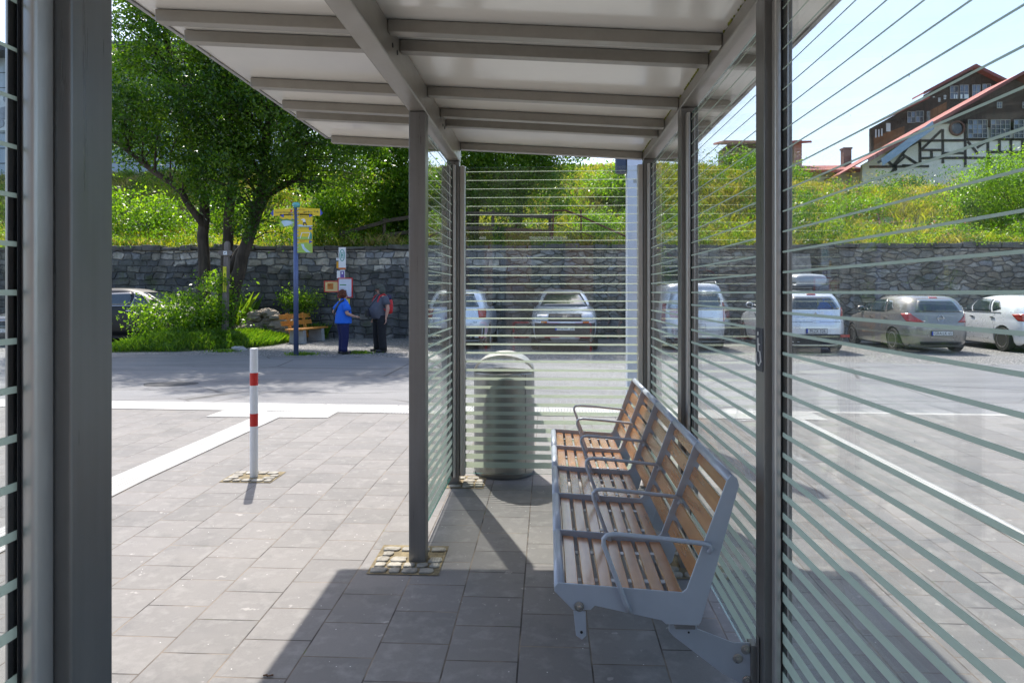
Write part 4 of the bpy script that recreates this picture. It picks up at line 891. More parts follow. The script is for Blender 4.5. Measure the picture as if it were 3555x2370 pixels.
# low red roofed annex with chimney
YL=52.; L=lambda px,py:PX(px,py,YL)
AN=thing('annex_building','low building with long flat pitched red roof and a brick chimney left of the mill','building',(L(2880,560)[0],YL,8.5))
x0,z0=L(2700,575); x1,_=L(3045,575); zt=L(2880,532)[1]
mb=MB(); mb.add([(x0,YL-1,z0-.5),(x1-.5,YL-1,z0-.5),(x1,YL+5,zt),(x0,YL+5,zt),(x0,YL-1,z0-.7),(x1-.5,YL-1,z0-.7),(x1,YL+5,zt-.2),(x0,YL+5,zt-.2)],[(0,1,2,3),(7,6,5,4),(0,4,5,1),(1,5,6,2),(2,6,7,3),(3,7,4,0)]); mb.build('roof',M_tile,AN)
mb=MB(); mb.box(x0,x1-1,YL,YL+6,6.6,z0-.5); mb.build('wall',M_plas,AN)
u0,v0=L(2980,534);u1,v1=L(3008,493); mb=MB(); mb.box(u0,u1,YL+2.5,YL+3.1,v0-1,v1); mb.box(u0-.06,u1+.06,YL+2.44,YL+3.16,v1,v1+.12); mb.build('chimney',M_brick,AN)
# small house with red roof left of the near post
YH=55.; Lh=lambda px,py:PX(px,py,YH)
HS=thing('small_house','small house with shallow red roof peeking over the ridge left of the near right post','building',(Lh(2640,500)[0],YH,8.5))
x0,z0=Lh(2517,499); x1,z1=Lh(2770,470); mb=MB(); mb.add([(x0-.4,YH-1.2,z0),(x1+.6,YH-1.2,z0-.1),(x1+.6,YH+3,z1+.1),(x0-.2,YH+3,z1+.1),(x0-.4,YH-1.2,z0-.15),(x1+.6,YH-1.2,z0-.25),(x1+.6,YH+3,z1-.05),(x0-.2,YH+3,z1-.05)],[(0,1,2,3),(7,6,5,4),(0,4,5,1),(1,5,6,2),(2,6,7,3),(3,7,4,0)]); mb.build('roof',M_tile,HS)
mb=MB(); mb.box(x0+.2,x1-1.2,YH,YH+3,6.6,z0-.05); mb.build('wall',mat('brown_wall',(.10,.075,.06),.9),HS)
mb=MB(); u,_=Lh(2748,0); mb.box(u,u+.6,YH-.5,YH+3,6.6,z0+.1); mb.build('side_wall',mat('pink_plaster',(.50,.32,.27),.9),HS)
win(HS,x0+2.2,x0+3.2,z0-1.3,z0-.5,2,2,YH-.06,blue=.5)
# pale building behind the trees at left
YP=36.; Lp=lambda px,py:PX(px,py,YP)
PB=thing('pale_building','large pale blue grey clad building seen through the leaves behind the big tree','building',(Lp(300,600)[0],YP,7))
x0,zt=Lp(-700,215); x1,zb=Lp(770,640); M_clad=mat('pale_cladding',(.40,.47,.55),.7,0,.08,.8)
mb=MB(); mb.box(x0,x1,YP,YP+12,6,zt); mb.build('wall',M_clad,PB)
mb=MB(); x1r,z1r=Lp(800,165); mb.prism([(x0-1,YP-1.2,zt),(x1r,YP-1.2,zt),(x1r,YP-1.2,zt+.35),(x0-1,YP-1.2,zt+.35)],(0,14,0)); mb.prism([(x0-1,YP-1.0,zt+.36),(x1r,YP-1.0,zt+.36),(x1r,YP+6,zt+1.6),(x0-1,YP+6,zt+1.6)],(0,.02,.02)); mb.build('roof',mat('slate_roof',(.05,.055,.065),.6),PB)
mb=MB()
z=zt-.8
while z>7: mb.box(x0,x1,YP-.03,YP-.005,z,z+.05); z-=.8
mb.build('cladding_joint',mat('joint_dark',(.10,.12,.14),.8),PB)
for px in (60,200,330,480,620,720):
    for py in (270,400):
        a,b=Lp(px,py); win(PB,a,a+1.2,b-1.5,b,2,2,YP-.08,blue=.6)
# mural panel seen through the left glass: plain pale shapes
a,b=Lp(-60,320); c_,d_=Lp(48,455); mb=MB(); mb.box(a,c_,YP-.12,YP-.04,d_,b); mp=mb.build('mural_panel',mat('mural_pale',(.55,.58,.60),.6,0,.25,1.6),PB)
mb=MB(); 
for (px,py,r) in ((20,395,.35),(5,430,.28),(30,345,.22)): u,v=Lp(px,py); mb.lathe([(r,-.01),(r*.9,-.03)],(u,YP-.12,v),9,'y')
mb.build('painted_shape',mat('mural_grey',(.24,.26,.30),.6),mp)
# ------------------------------------------------------------------ yellow guide signpost
M_pole=mat('blue_pole',(.10,.13,.25),.4,.3); M_yel=mat('sign_yellow',(.80,.55,.015),.45,0,.04); M_lgreen=mat('sign_green',(.36,.52,.09),.5,0,.06); M_sky=mat('sign_paleblue',(.52,.66,.72),.5); M_txt=mat('sign_ink',(.03,.03,.05),.5); M_arrow=mat('arrow_blue',(.05,.08,.42),.45); M_silver=mat('bracket_silver',(.5,.5,.5),.35,.7)
sx,sy=-6.28,17.3; zc_=17.6; k_=zc_/2450
def SZ(py): return 1.51-(py-1015)*k_
def SXp(px): return (px-1029)*k_+sx
GS=thing('guide_signpost','tall blue post carrying yellow tourist direction signs with little pictures','signpost',(sx,sy,-.05))
mb=MB(); mb.tube([(sx,sy,-.1),(sx-.01,sy,SZ(722))],[.062,.060],14); mb.build('pole',M_pole,GS,smooth=True)
mb=MB(); mb.lathe([(.02,0),(.075,.02),(.10,.08),(.085,.13),(.03,.16),(.028,.10),(.0,.09)],(sx,sy,SZ(722)-.01),16); mb.build('glass_ball',mat('green_glass',(.12,.42,.38),.15,0,.2,20,coat=.6),GS,smooth=True)
def board(x0,x1,z0,z1,m,parts=(),name='sign_board',arrow=None,dy=0,skew=0):
    y=sy-.075+dy; mb=MB(); mb.prism([(x0,y,z0-(skew if x0<sx else 0)),(x1,y,z0-(skew if x1>sx+.2 else 0)),(x1,y,z1-(skew if x1>sx+.2 else 0)),(x0,y,z1-(skew if x0<sx else 0))],(0,.012,0)); b=mb.build(name,m,GS)
    return b,y
def ptxt(b,y,txts):
    mb=MB()
    for t,s,x,z,al in txts: mb.text(t,s,(x,y-.003,z),align=al)
    mb.build('lettering',M_txt,b)
# arrows boards (upper)
b,y=board(SXp(953),SXp(1025),SZ(747),SZ(724),M_yel,skew=.03); ptxt(b,y,[('Tourist-Information',.062,SXp(957),SZ(738)-.0,'LEFT'),('WC',.075,SXp(1022),SZ(744),'RIGHT')])
mb=MB(); mb.prism([(SXp(953),y,SZ(747)-.03),(SXp(953),y,SZ(724)-.03),(SXp(943),y,SZ(737)-.03)],(0,.012,0)); mb.build('arrow_tip',M_arrow,b); mb=MB(); mb.box(SXp(1013),SXp(1018),y-.004,y-.002,SZ(738),SZ(728)); mb.build('red_mark',M_red,b)
b,y=board(SXp(1036),SXp(1117),SZ(747),SZ(722),M_yel,skew=.03); ptxt(b,y,[('Igel-Bus / P+R',.068,SXp(1112),SZ(733)-.03,'RIGHT')])
mb=MB(); mb.prism([(SXp(1117),y,SZ(747)-.03),(SXp(1126),y,SZ(738)-.03),(SXp(1117),y,SZ(722)-.03)],(0,.012,0)); mb.build('arrow_tip',M_arrow,b)
mb=MB(); mb.tube([(SXp(1050)+.11*math.cos(a),y-.003,SZ(735)+.05*math.sin(a)) for a in np.linspace(.4,5.6,14)],.006,5); mb.build('loop_mark',mat('sign_ochre',(.45,.22,.01),.5),b)
def tri(b,y,px,py,d):
    mb=MB(); s=.045; x,z=SXp(px),SZ(py); mb.prism([(x-d*s,y-.002,z-s),(x-d*s,y-.002,z+s),(x+d*s,y-.002,z)],(0,-.003,0)); mb.build('arrow',M_arrow,b)
def pic(b,y,polys):
    for nm,m,pts in polys:
        mb=MB(); mb.prism([(SXp(px),y-.002-dd,SZ(py)) for px,py,dd in pts],(0,-.0025,0)); mb.build(nm,m,b)
# left picture board
b,y=board(SXp(976),SXp(1026),SZ(788),SZ(745),M_yel); ptxt(b,y,[('Naturbad',.04,SXp(1021),SZ(748),'RIGHT')]); tri(b,y,983,750,-1)
pic(b,y,[('meadow',M_lgreen,[(976,788,0),(1026,788,0),(1026,768,0),(1010,765,0),(990,766,0),(976,770,0)]),('hedge',mat('sign_darkgreen',(.12,.25,.06),.5),[(976,768,.001),(1026,768,.001),(1026,762,.001),(1012,764,.001),(1000,760,.001),(988,763,.001),(976,759,.001)]),('pond',M_sky,[(981,772,.003),(986,779,.003),(992,787,.003),(1010,783,.003),(1025,774,.003),(1014,768,.003),(998,766,.003),(985,767,.003)])])
# three boards on the right
rx0,rx1=SXp(1037),SXp(1090)
b,y=board(rx0,rx1,SZ(788),SZ(744),M_yel); ptxt(b,y,[('Sport',.036,SXp(1046),SZ(748),'LEFT'),('Wintersportpark',.036,SXp(1046),SZ(754),'LEFT')]); tri(b,y,1085,750,1)
pic(b,y,[('snow',M_sky,[(1038,788,0),(1090,788,0),(1090,784,0),(1060,785,0),(1052,781,0),(1038,780,0)]),('figure_coat',M_white,[(1057,772,.001),(1066,772,.001),(1065,764,.001),(1060,760,.001),(1050,763,.001),(1050,765,.001),(1057,766,.001)]),('figure_legs',M_txt,[(1058,772,.001),(1058,784,.001),(1060,784,.001),(1062,775,.001),(1070,784,.001),(1072,783,.001),(1066,772,.001)]),('sun_disc',mat('sign_lemon',(.75,.60,.10),.5),[(1079+4*math.cos(a),767+4*math.sin(a),0) for a in np.linspace(0,5.9,12)])])
b,y=board(rx0,rx1,SZ(833),SZ(790),M_yel); ptxt(b,y,[('Abenteuerspielplatz',.033,SXp(1046),SZ(793),'LEFT')]); tri(b,y,1085,795,1)
pic(b,y,[('grass',M_lgreen,[(1038,832,0),(1089,832,0),(1089,824,0),(1038,822,0)]),('swing_frame',M_white,[(1048,829,.001),(1054,810,.001),(1081,810,.001),(1074,830,.001),(1077,830,.001),(1084,808,.001),(1052,808,.001),(1046,829,.001)]),('tree_shape',mat('sign_teal',(.10,.30,.22),.5),[(1080,832,.002),(1089,832,.002),(1089,815,.002),(1084,804,.002),(1081,818,.002)])])
b,y=board(rx0,rx1,SZ(878),SZ(834),M_yel); ptxt(b,y,[('Kurpark',.038,SXp(1046),SZ(838),'LEFT')]); tri(b,y,1085,840,1)
pic(b,y,[('lawn',M_lgreen,[(1038,878,0),(1090,878,0),(1090,847,0),(1070,843,0),(1050,844,0),(1038,848,0)]),('stream',M_sky,[(1050,848,.001),(1056,864,.001),(1068,876,.001),(1084,877,.001),(1072,868,.001),(1062,858,.001),(1060,848,.001)])])
mb=MB()
for py in range(728,880,11):
    for s in (-1,1):
        if s<0 and py>785: continue
        mb.sph((sx+s*.075,sy-.07,SZ(py)),.022,4)
mb.build('clip',M_silver,GS)
# ------------------------------------------------------------------ wooden trail post
tx,ty=-9.55,20.4; kk=20.9/2450; TZ_=lambda py:1.51-(py-1015)*kk
TP=thing('trail_post','weathered grey wooden post with crossboard and yellow strip sign on the grass verge','trail post',(tx,ty,0))
mb=MB(); w2=.075; rs=[]
for z,s,dx in ((-.1,1,0.0),(1.5,.98,.03),(TZ_(845),.9,.075),(TZ_(838),.5,.08)): rs.append([(tx+dx+w2*s*a,ty+w2*s*b,z) for a,b in ((-1,-1),(1,-1),(1,1),(-1,1))])
mb.rings(rs); mb.build('post',M_grey_wood,TP,bevel=.008)
mb=MB(); z=TZ_(879); cx_=tx+.065; mb.prism([(cx_-.23,ty-.085,z+.03),(cx_-.17,ty-.085,z+.075),(cx_+.17,ty-.085,z+.07),(cx_+.23,ty-.085,z),(cx_+.17,ty-.085,z-.08),(cx_-.17,ty-.085,z-.075)],(0,-.03,0)); cb_=mb.build('crossboard',M_grey_wood,TP)
mb=MB(); mb.box(cx_-.055,cx_+.055,ty-.12,ty-.116,z-.055,z+.055); wm=mb.build('trail_marker',M_white,cb_); mb=MB(); mb.prism([(cx_-.035,ty-.121,z+.0),(cx_-.01,ty-.121,z-.02),(cx_+.035,ty-.121,z+.025),(cx_,ty-.121,z+.015)],(0,-.002,0)); mb.build('marker_bird',M_txt,wm)
mb=MB(); mb.box(tx-.02,tx+.085,ty-.082,ty-.077,TZ_(1014),TZ_(926)); ys_=mb.build('strip_sign',mat('lemon_film',(.72,.68,.02),.45),TP)
mb=MB(); mb.text('Wanderwege',.075,(tx+.035,ty-.084,TZ_(985)),xd=(0,0,1),yd=(-1,0,0)); mb.build('lettering',M_txt,ys_)
for s in (-1,1):
    mb=MB(); mb.box(tx+s*.078-.006,tx+s*.078+.006,ty-.05,ty+.05,-.1,.42); mb.build('foot_bracket',M_silver,TP)
# ------------------------------------------------------------------ wooden park bench with concrete feet
PBn=thing('park_bench','varnished orange wooden bench on two concrete feet beside the stone heap','park bench',(-7.62,22.0,-.05),R(82))
def lb(name,m,fn,bev=.006,par=None): 
    mb=MB(); fn(mb); return mb.build(name,m,par or PBn,bevel=bev,local=True)
for x in (-.62,.62): lb('foot',M_conc,lambda mb,x=x:mb.prism([(x-.09,-.26,-.03),(x-.09,.26,-.03),(x-.09,.22,.40),(x-.09,-.22,.40)],(.18,0,0)),.012)
for i in range(3): lb('seat_plank',M_pine,lambda mb,i=i:mb.box(-.98,.98,-.24+i*.165,-.09+i*.165,.40,.445))
for z,y in ((.60,.33),(.80,.39)): lb('back_plank',M_pine,lambda mb,z=z,y=y:mb.prism([(-.98,y,z-.06),(-.98,y+.035,z-.07),(-.98,y+.075,z+.07),(-.98,y+.04,z+.08)],(1.96,0,0)))
for x in (-.5,.5): lb('back_support',M_pine,lambda mb,x=x:mb.prism([(x-.05,.22,.12),(x-.05,.30,.10),(x-.05,.47,.90),(x-.05,.41,.92)],(.10,0,0)))
lb('notice',M_white,lambda mb:mb.box(-.13,-.03,.355,.358,.77,.86),0)
# ------------------------------------------------------------------ bus stop sign
bx_,by_=-5.36,18.15; kb=18.5/2450; BZ=lambda py:1.51-(py-1015)*kb; BX=lambda px:(px-1207)*kb+bx_
BS=thing('bus_stop_sign','bus stop pole with green H sign and red framed timetables beside two people','bus stop sign',(bx_,by_,-.05))
mb=MB(); mb.tube([(bx_,by_,-.1),(bx_,by_,BZ(862))],.035,12); mb.build('pole',mat('galvanised',(.38,.40,.42),.4,.6),BS,smooth=True)
mb=MB(); y=by_-.05; mb.box(BX(1196),BX(1221),y-.012,y,BZ(936),BZ(860)); hs=mb.build('stop_sign',M_white,BS,bevel=.002)
M_hg=mat('stop_green',(.01,.33,.25),.45)
mb=MB(); cxh,czh=BX(1208.5),BZ(887); rx_,rz_=.072,.155
prv=[(1,1),(.80,.88)]; 
N=36
for i in range(N):
    a0,a1=2*math.pi*i/N,2*math.pi*(i+1)/N
    o_=[(cxh+rx_*math.cos(a),y-.015,czh+rz_*math.sin(a)) for a in (a0,a1)]+[(cxh+rx_*.78*math.cos(a),y-.015,czh+rz_*.87*math.sin(a)) for a in (a1,a0)]
    mb.add(o_,[(0,1,2,3)])
mb.build('green_ring',M_hg,hs)
mb=MB()
for dx in (-.022,.022): mb.box(cxh+dx-.008,cxh+dx+.008,y-.017,y-.014,czh-.085,czh+.085)
mb.box(cxh-.022,cxh+.022,y-.0165,y-.0145,czh-.012,czh+.012); mb.build('letter_h',M_hg,hs)
mb=MB(); mb.box(BX(1196),BX(1221),y-.016,y-.013,BZ(936),BZ(930)); mb.build('orange_band',mat('orange_film',(.62,.16,.03),.5),hs)
mb=MB(); mb.box(BX(1188),BX(1199),y+.002,y+.012,BZ(932),BZ(909)); mb.build('orange_tab',mat('amber_film',(.70,.33,.01),.5),BS)
mb=MB(); mb.box(BX(1187),BX(1198),y+.0,y+.012,BZ(905),BZ(896)); t_=mb.build('number_tab',M_white,BS); mb=MB(); mb.text('7',.05,((BX(1187)+BX(1198))/2,y-.003,BZ(900.5))); mb.build('lettering',M_txt,t_)
mb=MB(); mb.box(BX(1190),BX(1200),y-.01,y+.012,BZ(966),BZ(940)); mb.build('number_tab',M_white,BS)
mb=MB(); mb.box(BX(1200.5),BX(1218),y-.01,y,BZ(966),BZ(938)); vs_=mb.build('zone_sign',M_white,BS); M_vio=mat('violet_film',(.14,.08,.32),.5); mb=MB(); mb.box(BX(1202),BX(1216),y-.013,y-.0105,BZ(964),BZ(941)); mb.build('violet_panel',M_vio,vs_)
mb=MB(); mb.prism([(BX(1206),y-.014,BZ(945)),(BX(1212),y-.014,BZ(945)),(BX(1211),y-.014,BZ(952)),(BX(1207),y-.014,BZ(952))],(0,-.002,0)); mb.build('cup_symbol',M_white,vs_)
def framed(x0,x1,z0,z1,fm,pm,y,tilt=0,lines=(),name='timetable_case'):
    mb=MB(); t=.022; mb.box(x0+t,x1-t,y-.03,y,z0+t,z1-t); cs=mb.build(name,pm,BS)
    mb=MB(); mb.box(x0,x1,y-.045,y+.005,z0,z0+t); mb.box(x0,x1,y-.045,y+.005,z1-t,z1); mb.box(x0,x0+t,y-.044,y+.004,z0+t,z1-t); mb.box(x1-t,x1,y-.044,y+.004,z0+t,z1-t); mb.build('frame',fm,cs,bevel=.003)
    for (a,b,c,d,m,nm) in lines:
        mb=MB(); mb.box(x0+(x1-x0)*a,x0+(x1-x0)*b,y-.033,y-.0305,z0+(z1-z0)*c,z0+(z1-z0)*d); mb.build(nm,m,cs)
    return cs
M_redf=mat('red_frame',(.55,.02,.015),.4); M_yelf=mat('yellow_frame',(.75,.60,.01),.4); M_paper=mat('paper',(.66,.69,.76),.5); M_cream=mat('cream_paper',(.70,.52,.22),.5); M_gtxt=mat('green_print',(.04,.24,.07),.5); M_gray=mat('grey_print',(.38,.41,.48),.5)
framed(BX(1145),BX(1197),BZ(1014),BZ(975),M_redf,M_cream,y+.03,lines=((.22,.62,.25,.78,mat('orange_print',(.50,.16,.02),.5),'poster'),(.27,.45,.58,.64,M_cream,'title')))
framed(BX(1194),BX(1245),BZ(1033),BZ(965),M_redf,M_paper,y-.0,lines=((.14,.58,.62,.67,M_gtxt,'heading'),(.16,.60,.30,.40,M_gray,'table'),(.16,.52,.44,.455,M_gray,'text_line'),(.16,.5,.5,.515,M_gray,'text_line'),(.56,.64,.20,.26,M_gray,'mark')))
framed(BX(1198),BX(1234),BZ(1087),BZ(1037),M_yelf,M_paper,y-.0,lines=((.2,.8,.78,.86,M_gtxt,'heading'),(.2,.8,.2,.7,M_gray,'table')))
framed(BX(1205),BX(1225),BZ(1155),BZ(1090),M_blackp,M_paper,y-.0,lines=((.2,.8,.1,.85,M_gray,'table'),))
# ------------------------------------------------------------------ cars
def paint(name,c,rough=.3,metal=.3): return mat(name,c,rough,metal,.04,1.5,coat=.15 if 'black' in name else .8)
M_cg=mat('car_glass',(.025,.04,.045),.04,0,.4,1.2,spec=.9,coat=1.0); M_tyre=mat('tyre_rubber',(.018,.018,.018),.85,0,.2,20); M_rim=mat('alloy_rim',(.42,.41,.40),.3,.8,.05)
M_tail=mat('tail_light',(.42,.012,.01),.15,0,.3,9,coat=1.0); M_head=mat('head_light',(.50,.52,.54),.08,.3,.35,14,coat=1.0); M_trim=mat('car_trim',(.022,.022,.024),.55); M_chrome=mat('chrome',(.6,.6,.62),.12,1.0,.03)
M_plate=mat('number_plate',(.72,.72,.70),.4,0,.03); M_eu=mat('plate_blue',(.02,.06,.45),.4); M_amber=mat('amber_light',(.6,.22,.03),.2)
HATCH=[(.18,-1.90,1.90,.76),(.27,-1.98,1.98,.835),(.45,-2.01,2.01,.865),(.62,-2.01,2.0,.87),(.76,-1.99,1.95,.865),(.86,-1.96,1.80,.85),(.93,-1.94,1.42,.842),(.99,-1.93,1.10,.83),(1.04,-1.92,.97,.815),(1.16,-1.86,.74,.775),(1.30,-1.76,.42,.71),(1.39,-1.64,.14,.645),(1.445,-1.48,-.12,.57),(1.475,-1.2,-.35,.43),(1.485,-.95,-.6,.18)]
SUV=[(.24,-2.05,2.03,.80),(.34,-2.13,2.10,.88),(.50,-2.15,2.14,.905),(.72,-2.15,2.13,.91),(.88,-2.12,2.08,.90),(.98,-2.09,1.94,.885),(1.05,-2.07,1.45,.875),(1.10,-2.06,1.12,.86),(1.15,-2.05,.98,.845),(1.28,-1.98,.74,.79),(1.44,-1.86,.44,.72),(1.54,-1.75,.16,.655),(1.60,-1.6,-.1,.58),(1.63,-1.3,-.4,.42),(1.64,-1.0,-.7,.18)]
VAN=[(.24,-2.10,2.08,.84),(.33,-2.17,2.16,.90),(.50,-2.20,2.19,.92),(.80,-2.20,2.17,.925),(.95,-2.19,2.02,.92),(1.02,-2.18,1.60,.915),(1.10,-2.17,1.28,.905),(1.25,-2.15,1.05,.885),(1.45,-2.12,.78,.85),(1.62,-2.08,.5,.805),(1.73,-2.02,.22,.75),(1.79,-1.93,-.05,.66),(1.82,-1.75,-.3,.45),(1.83,-1.4,-.6,.2)]
def scale_lv(lv,L,W,H,n0):
    z1=lv[-1][0]; y1=max(l[2] for l in lv); y0=-min(l[1] for l in lv); w=max(l[3] for l in lv)
    return [(l[0]*H/z1,l[1]*(L/2)/y0,l[2]*(L/2)/y1,l[3]*(W/2)/w) for l in lv]
class Car:
    def __init__(s,label,x,y,rz,lv,col,group='cars parked in front of the stone wall',n=5.0,wb=None,wr=.31,name='parked_car',cat='car'):
        s.lv=lv; s.n=n; s.L=max(l[2] for l in lv)-min(l[1] for l in lv); s.W=max(l[3] for l in lv)*2
        s.t=thing(name,label,cat,(x,y,-.055),rz,group); s.col=col; wb=wb or s.L*.62; s.wb=wb; off=.04
        zs=[l[0] for l in lv]; NP=64
        P=np.linspace(0,4,NP,endpoint=False)
        # refine z
        Z=[]; 
        for a,b in zip(zs[:-1],zs[1:]): 
            k=max(1,int((b-a)/.05)); Z+= [a+(b-a)*i/k for i in range(k)]
        Z.append(zs[-1])
        mb=MB(); mb.rings([[s.pt(p,z) for p in P] for z in Z]); body=mb.build('body',col,s.t,local=True,smooth=True)
        cut=MB()
        for yy in (-wb/2+off,wb/2+off):
            for sx in (-1,1): cut.lathe([(wr+.05,0),(wr+.05,sx*.36)] if sx>0 else [(wr+.05,-.36),(wr+.05,0)],(sx*(s.W/2-.30) if sx>0 else -(s.W/2-.30),yy,wr),36,'x')
        # orient lathe 'x': ring in yz
        cm=cut.build('cutter',M_trim,None); 
        cm.parent=s.t
        md=body.modifiers.new('b','BOOLEAN'); md.operation='DIFFERENCE'; md.solver='EXACT'; md.object=cm
        bpy.context.view_layer.update(); dg=bpy.context.evaluated_depsgraph_get(); me=bpy.data.meshes.new_from_object(body.evaluated_get(dg)); body.modifiers.clear()
        if len(me.polygons)>200: body.data=me
        bpy.data.objects.remove(cm)
        me=body.data; 
        if len(me.materials)<2: me.materials.append(M_trim)
        for p in me.polygons:   # cut faces inside arches are dark
            if p.material_index>0: p.material_index=1
        try: me.set_sharp_from_angle(angle=R(38))
        except Exception: pass
        s.body=body; s.wr=wr
        for yy in (-wb/2+off,wb/2+off):
            for sx in (-1,1): s.wheel(sx,yy,wr)
        s.part('underbody',M_trim,lambda mb:mb.box(-s.W/2+.20,s.W/2-.20,-s.L/2+.25,s.L/2-.25,.14,.30))
    def lvl(s,z):
        lv=s.lv; z=min(max(z,lv[0][0]),lv[-1][0])
        for a,b in zip(lv[:-1],lv[1:]):
            if z<=b[0]+1e-9:
                f=(z-a[0])/(b[0]-a[0]); return [a[i]+(b[i]-a[i])*f for i in range(4)]
        return lv[-1]
    def pt(s,p,z,off=0):
        _,yr,yf,hw=s.lvl(z); p=p%4; k=int(p); f=p-k; 
        u,v=((1,-1+2*f),(1-2*f,1),(-1,1-2*f),(-1+2*f,-1))[k]; n=s.n
        q=(abs(u)**n+abs(v)**n)**(-1/n); return (hw*u*q,(yr+yf)/2+(yf-yr)/2*v*q,z)
    def off(s,p,z,d):
        e=.02; a=Vector(s.pt(p+e,z))-Vector(s.pt(p-e,z)); b=Vector(s.pt(p,z+.02))-Vector(s.pt(p,z-.02)); n=a.cross(b).normalized(); c=Vector(s.pt(p,z))
        return tuple(c+n*d)
    def part(s,name,m,fn,par=None,**k):
        mb=MB(); fn(mb); return mb.build(name,m,par or s.t,local=True,**k)
    def patch(s,name,m,c,d=.006,nu=10,nv=6,par=None,label=None):
        """c: four (p,z) corners, bottom-left, bottom-right, top-right, top-left"""
        def fn(u,v):
            p=(c[0][0]*(1-u)+c[1][0]*u)*(1-v)+(c[3][0]*(1-u)+c[2][0]*u)*v; z=(c[0][1]*(1-u)+c[1][1]*u)*(1-v)+(c[3][1]*(1-u)+c[2][1]*u)*v
            return s.off(p,z,d)
        mb=MB(); mb.grid(fn,nu,nv); o=mb.build(name,m,par or s.t,local=True,smooth=True,label=label)
        sm=o.modifiers.new('s','SOLIDIFY'); sm.thickness=d*.8; sm.offset=-1; return o
    def sy(s,z,y,side=-1):   # perimeter parameter on a side for a real y
        _,yr,yf,_=s.lvl(z); v=max(-1,min(1,(y-(yr+yf)/2)/((yf-yr)/2))); return (1+v)/2 if side>0 else 2+(1-v)/2
    def side(s,name,m,side,pts,d=.006,**k):  # pts (y,z) x4
        return s.patch(name,m,[(s.sy(z,y,side),z) for y,z in pts],d,**k)
    def end(s,name,m,rear,pts,d=.006,**k):   # pts (x,z) x4 normalised x -1..1 across the end face
        return s.patch(name,m,[((3+(1+x)/2) if rear else (1+(1-x)/2),z) for x,z in pts],d,**k)
    def wheel(s,sx,yy,r):
        X=sx*(s.W/2-.115); w=.20
        mb=MB(); mb.lathe([(r*.62,-w/2),(r*.93,-w/2),(r,-w/2+.03),(r,w/2-.03),(r*.93,w/2),(r*.62,w/2),(r*.60,0)],(X,yy,r),36,'x'); wh=mb.build('wheel',M_tyre,s.t,local=True,smooth=False)
        mb=MB(); o=X+sx*w/2*.9
        mb.lathe([(r*.66,-.01),(r*.66,.012),(r*.60,.014),(r*.58,-.03)] if sx>0 else [(r*.58,.03),(r*.60,-.014),(r*.66,-.012),(r*.66,.01)],(o,yy,r),32,'x')
        mb.lathe([(r*.14,-.02),(r*.14,.008),(.01,.01)] if sx>0 else [(.01,-.01),(r*.14,-.008),(r*.14,.02)],(o,yy,r),12,'x')
        for k in range(6):
            a=2*math.pi*k/6+.3; ca,sa=math.cos(a),math.sin(a)
            P=[(o,yy+ca*q-sa*w_,r+sa*q+ca*w_) for q,w_ in ((.02,-.022),(r*.62,-.034),(r*.62,.034),(.02,.022))]; mb.prism(P,(sx*.006,0,0))
        mb.build('rim',M_rim,wh,local=True)
    def plate(s,txt,rear,z,mat_frame=True):
        y=s.lvl(z)[1] if rear else s.lvl(z)[2]; sg=-1 if rear else 1; y+=sg*.012
        s.pp=s.part('number_plate',M_plate,lambda mb:mb.box(-.26,.26,min(y,y+sg*.01),max(y,y+sg*.01),z-.055,z+.055))
        s.part('plate_rim',M_trim,lambda mb:(mb.box(-.27,.27,min(y-sg*.004,y+sg*.004),max(y-sg*.004,y+sg*.004),z-.068,z+.066)),s.pp)
        xd=(1,0,0) if rear else (-1,0,0); l=-.26 if rear else .22
        s.part('country_strip',M_eu,lambda mb:mb.box(l,l+.04,min(y,y+sg*.0115),max(y,y+sg*.0115),z-.054,z+.054),s.pp)
        s.part('lettering',M_txt,lambda mb:mb.text(txt,.118,((.02 if rear else -.02),y+sg*.013,z-.002),xd=xd,sx=.80),s.pp)
    def mirror(s,z,y,side,m=None):
        p=s.sy(z,y,side); c=s.off(p,z,.10)
        o=s.part('mirror',m or s.col,lambda mb:mb.sph(c,.115,8,(.95,.55,.72)),smooth=True)
        s.part('mirror_glass',M_cg,lambda mb:mb.sph((c[0],c[1]-.035,c[2]),.09,8,(.95,.4,.7)),o,smooth=True)
    def handle(s,z,y,side):
        p=s.sy(z,y,side); c=s.off(p,z,.018); s.part('door_handle',M_chrome,lambda mb:mb.bx(c[0],c[1],c[2],.03,.17,.028),bevel=.008)
    def seam(s,side,pts):
        mb=MB(); mb.tube([s.off(s.sy(z,y,side),z,.001) for y,z in pts],.005,4); mb.build('door_seam',M_trim,s.t,local=True)
# --- taupe hatchback
M_taupe=paint('taupe_paint',(.27,.252,.235),.32,.55); M_wcar=paint('white_car_paint',(.82,.84,.86)); M_silver2=paint('pale_silver_paint',(.66,.68,.71),.3,.5); M_bwhite=paint('bluish_white_paint',(.78,.81,.86)); M_bcar=paint('black_car_paint',(.004,.004,.0045),.5,0)
lv=scale_lv(HATCH,4.02,1.76,1.50,5); c=Car('taupe grey hatchback seen from behind between two white cars, its plate ending in 65',10.03,20.56,0,lv,M_taupe,wb=2.52)
def hatch_common(c,side,H,zb,mir=True,glass3=True):
    k=H
    # side windows, two per side plus quarter
    for sd in ((-1,1)):
        c.side('side_window',M_cg,sd,[(.10,zb+.02),(.78,zb+.02),(.28,zb+.34),(.08,zb+.36)]); c.side('side_window',M_cg,sd,[(-.78,zb+.02),(.04,zb+.02),(.02,zb+.36),(-.66,zb+.35)])
        if glass3: c.side('quarter_window',M_cg,sd,[(-1.16,zb+.10),(-.84,zb+.03),(-.74,zb+.33),(-.98,zb+.30)])
hatch_common(c,-1,1.5,1.02)
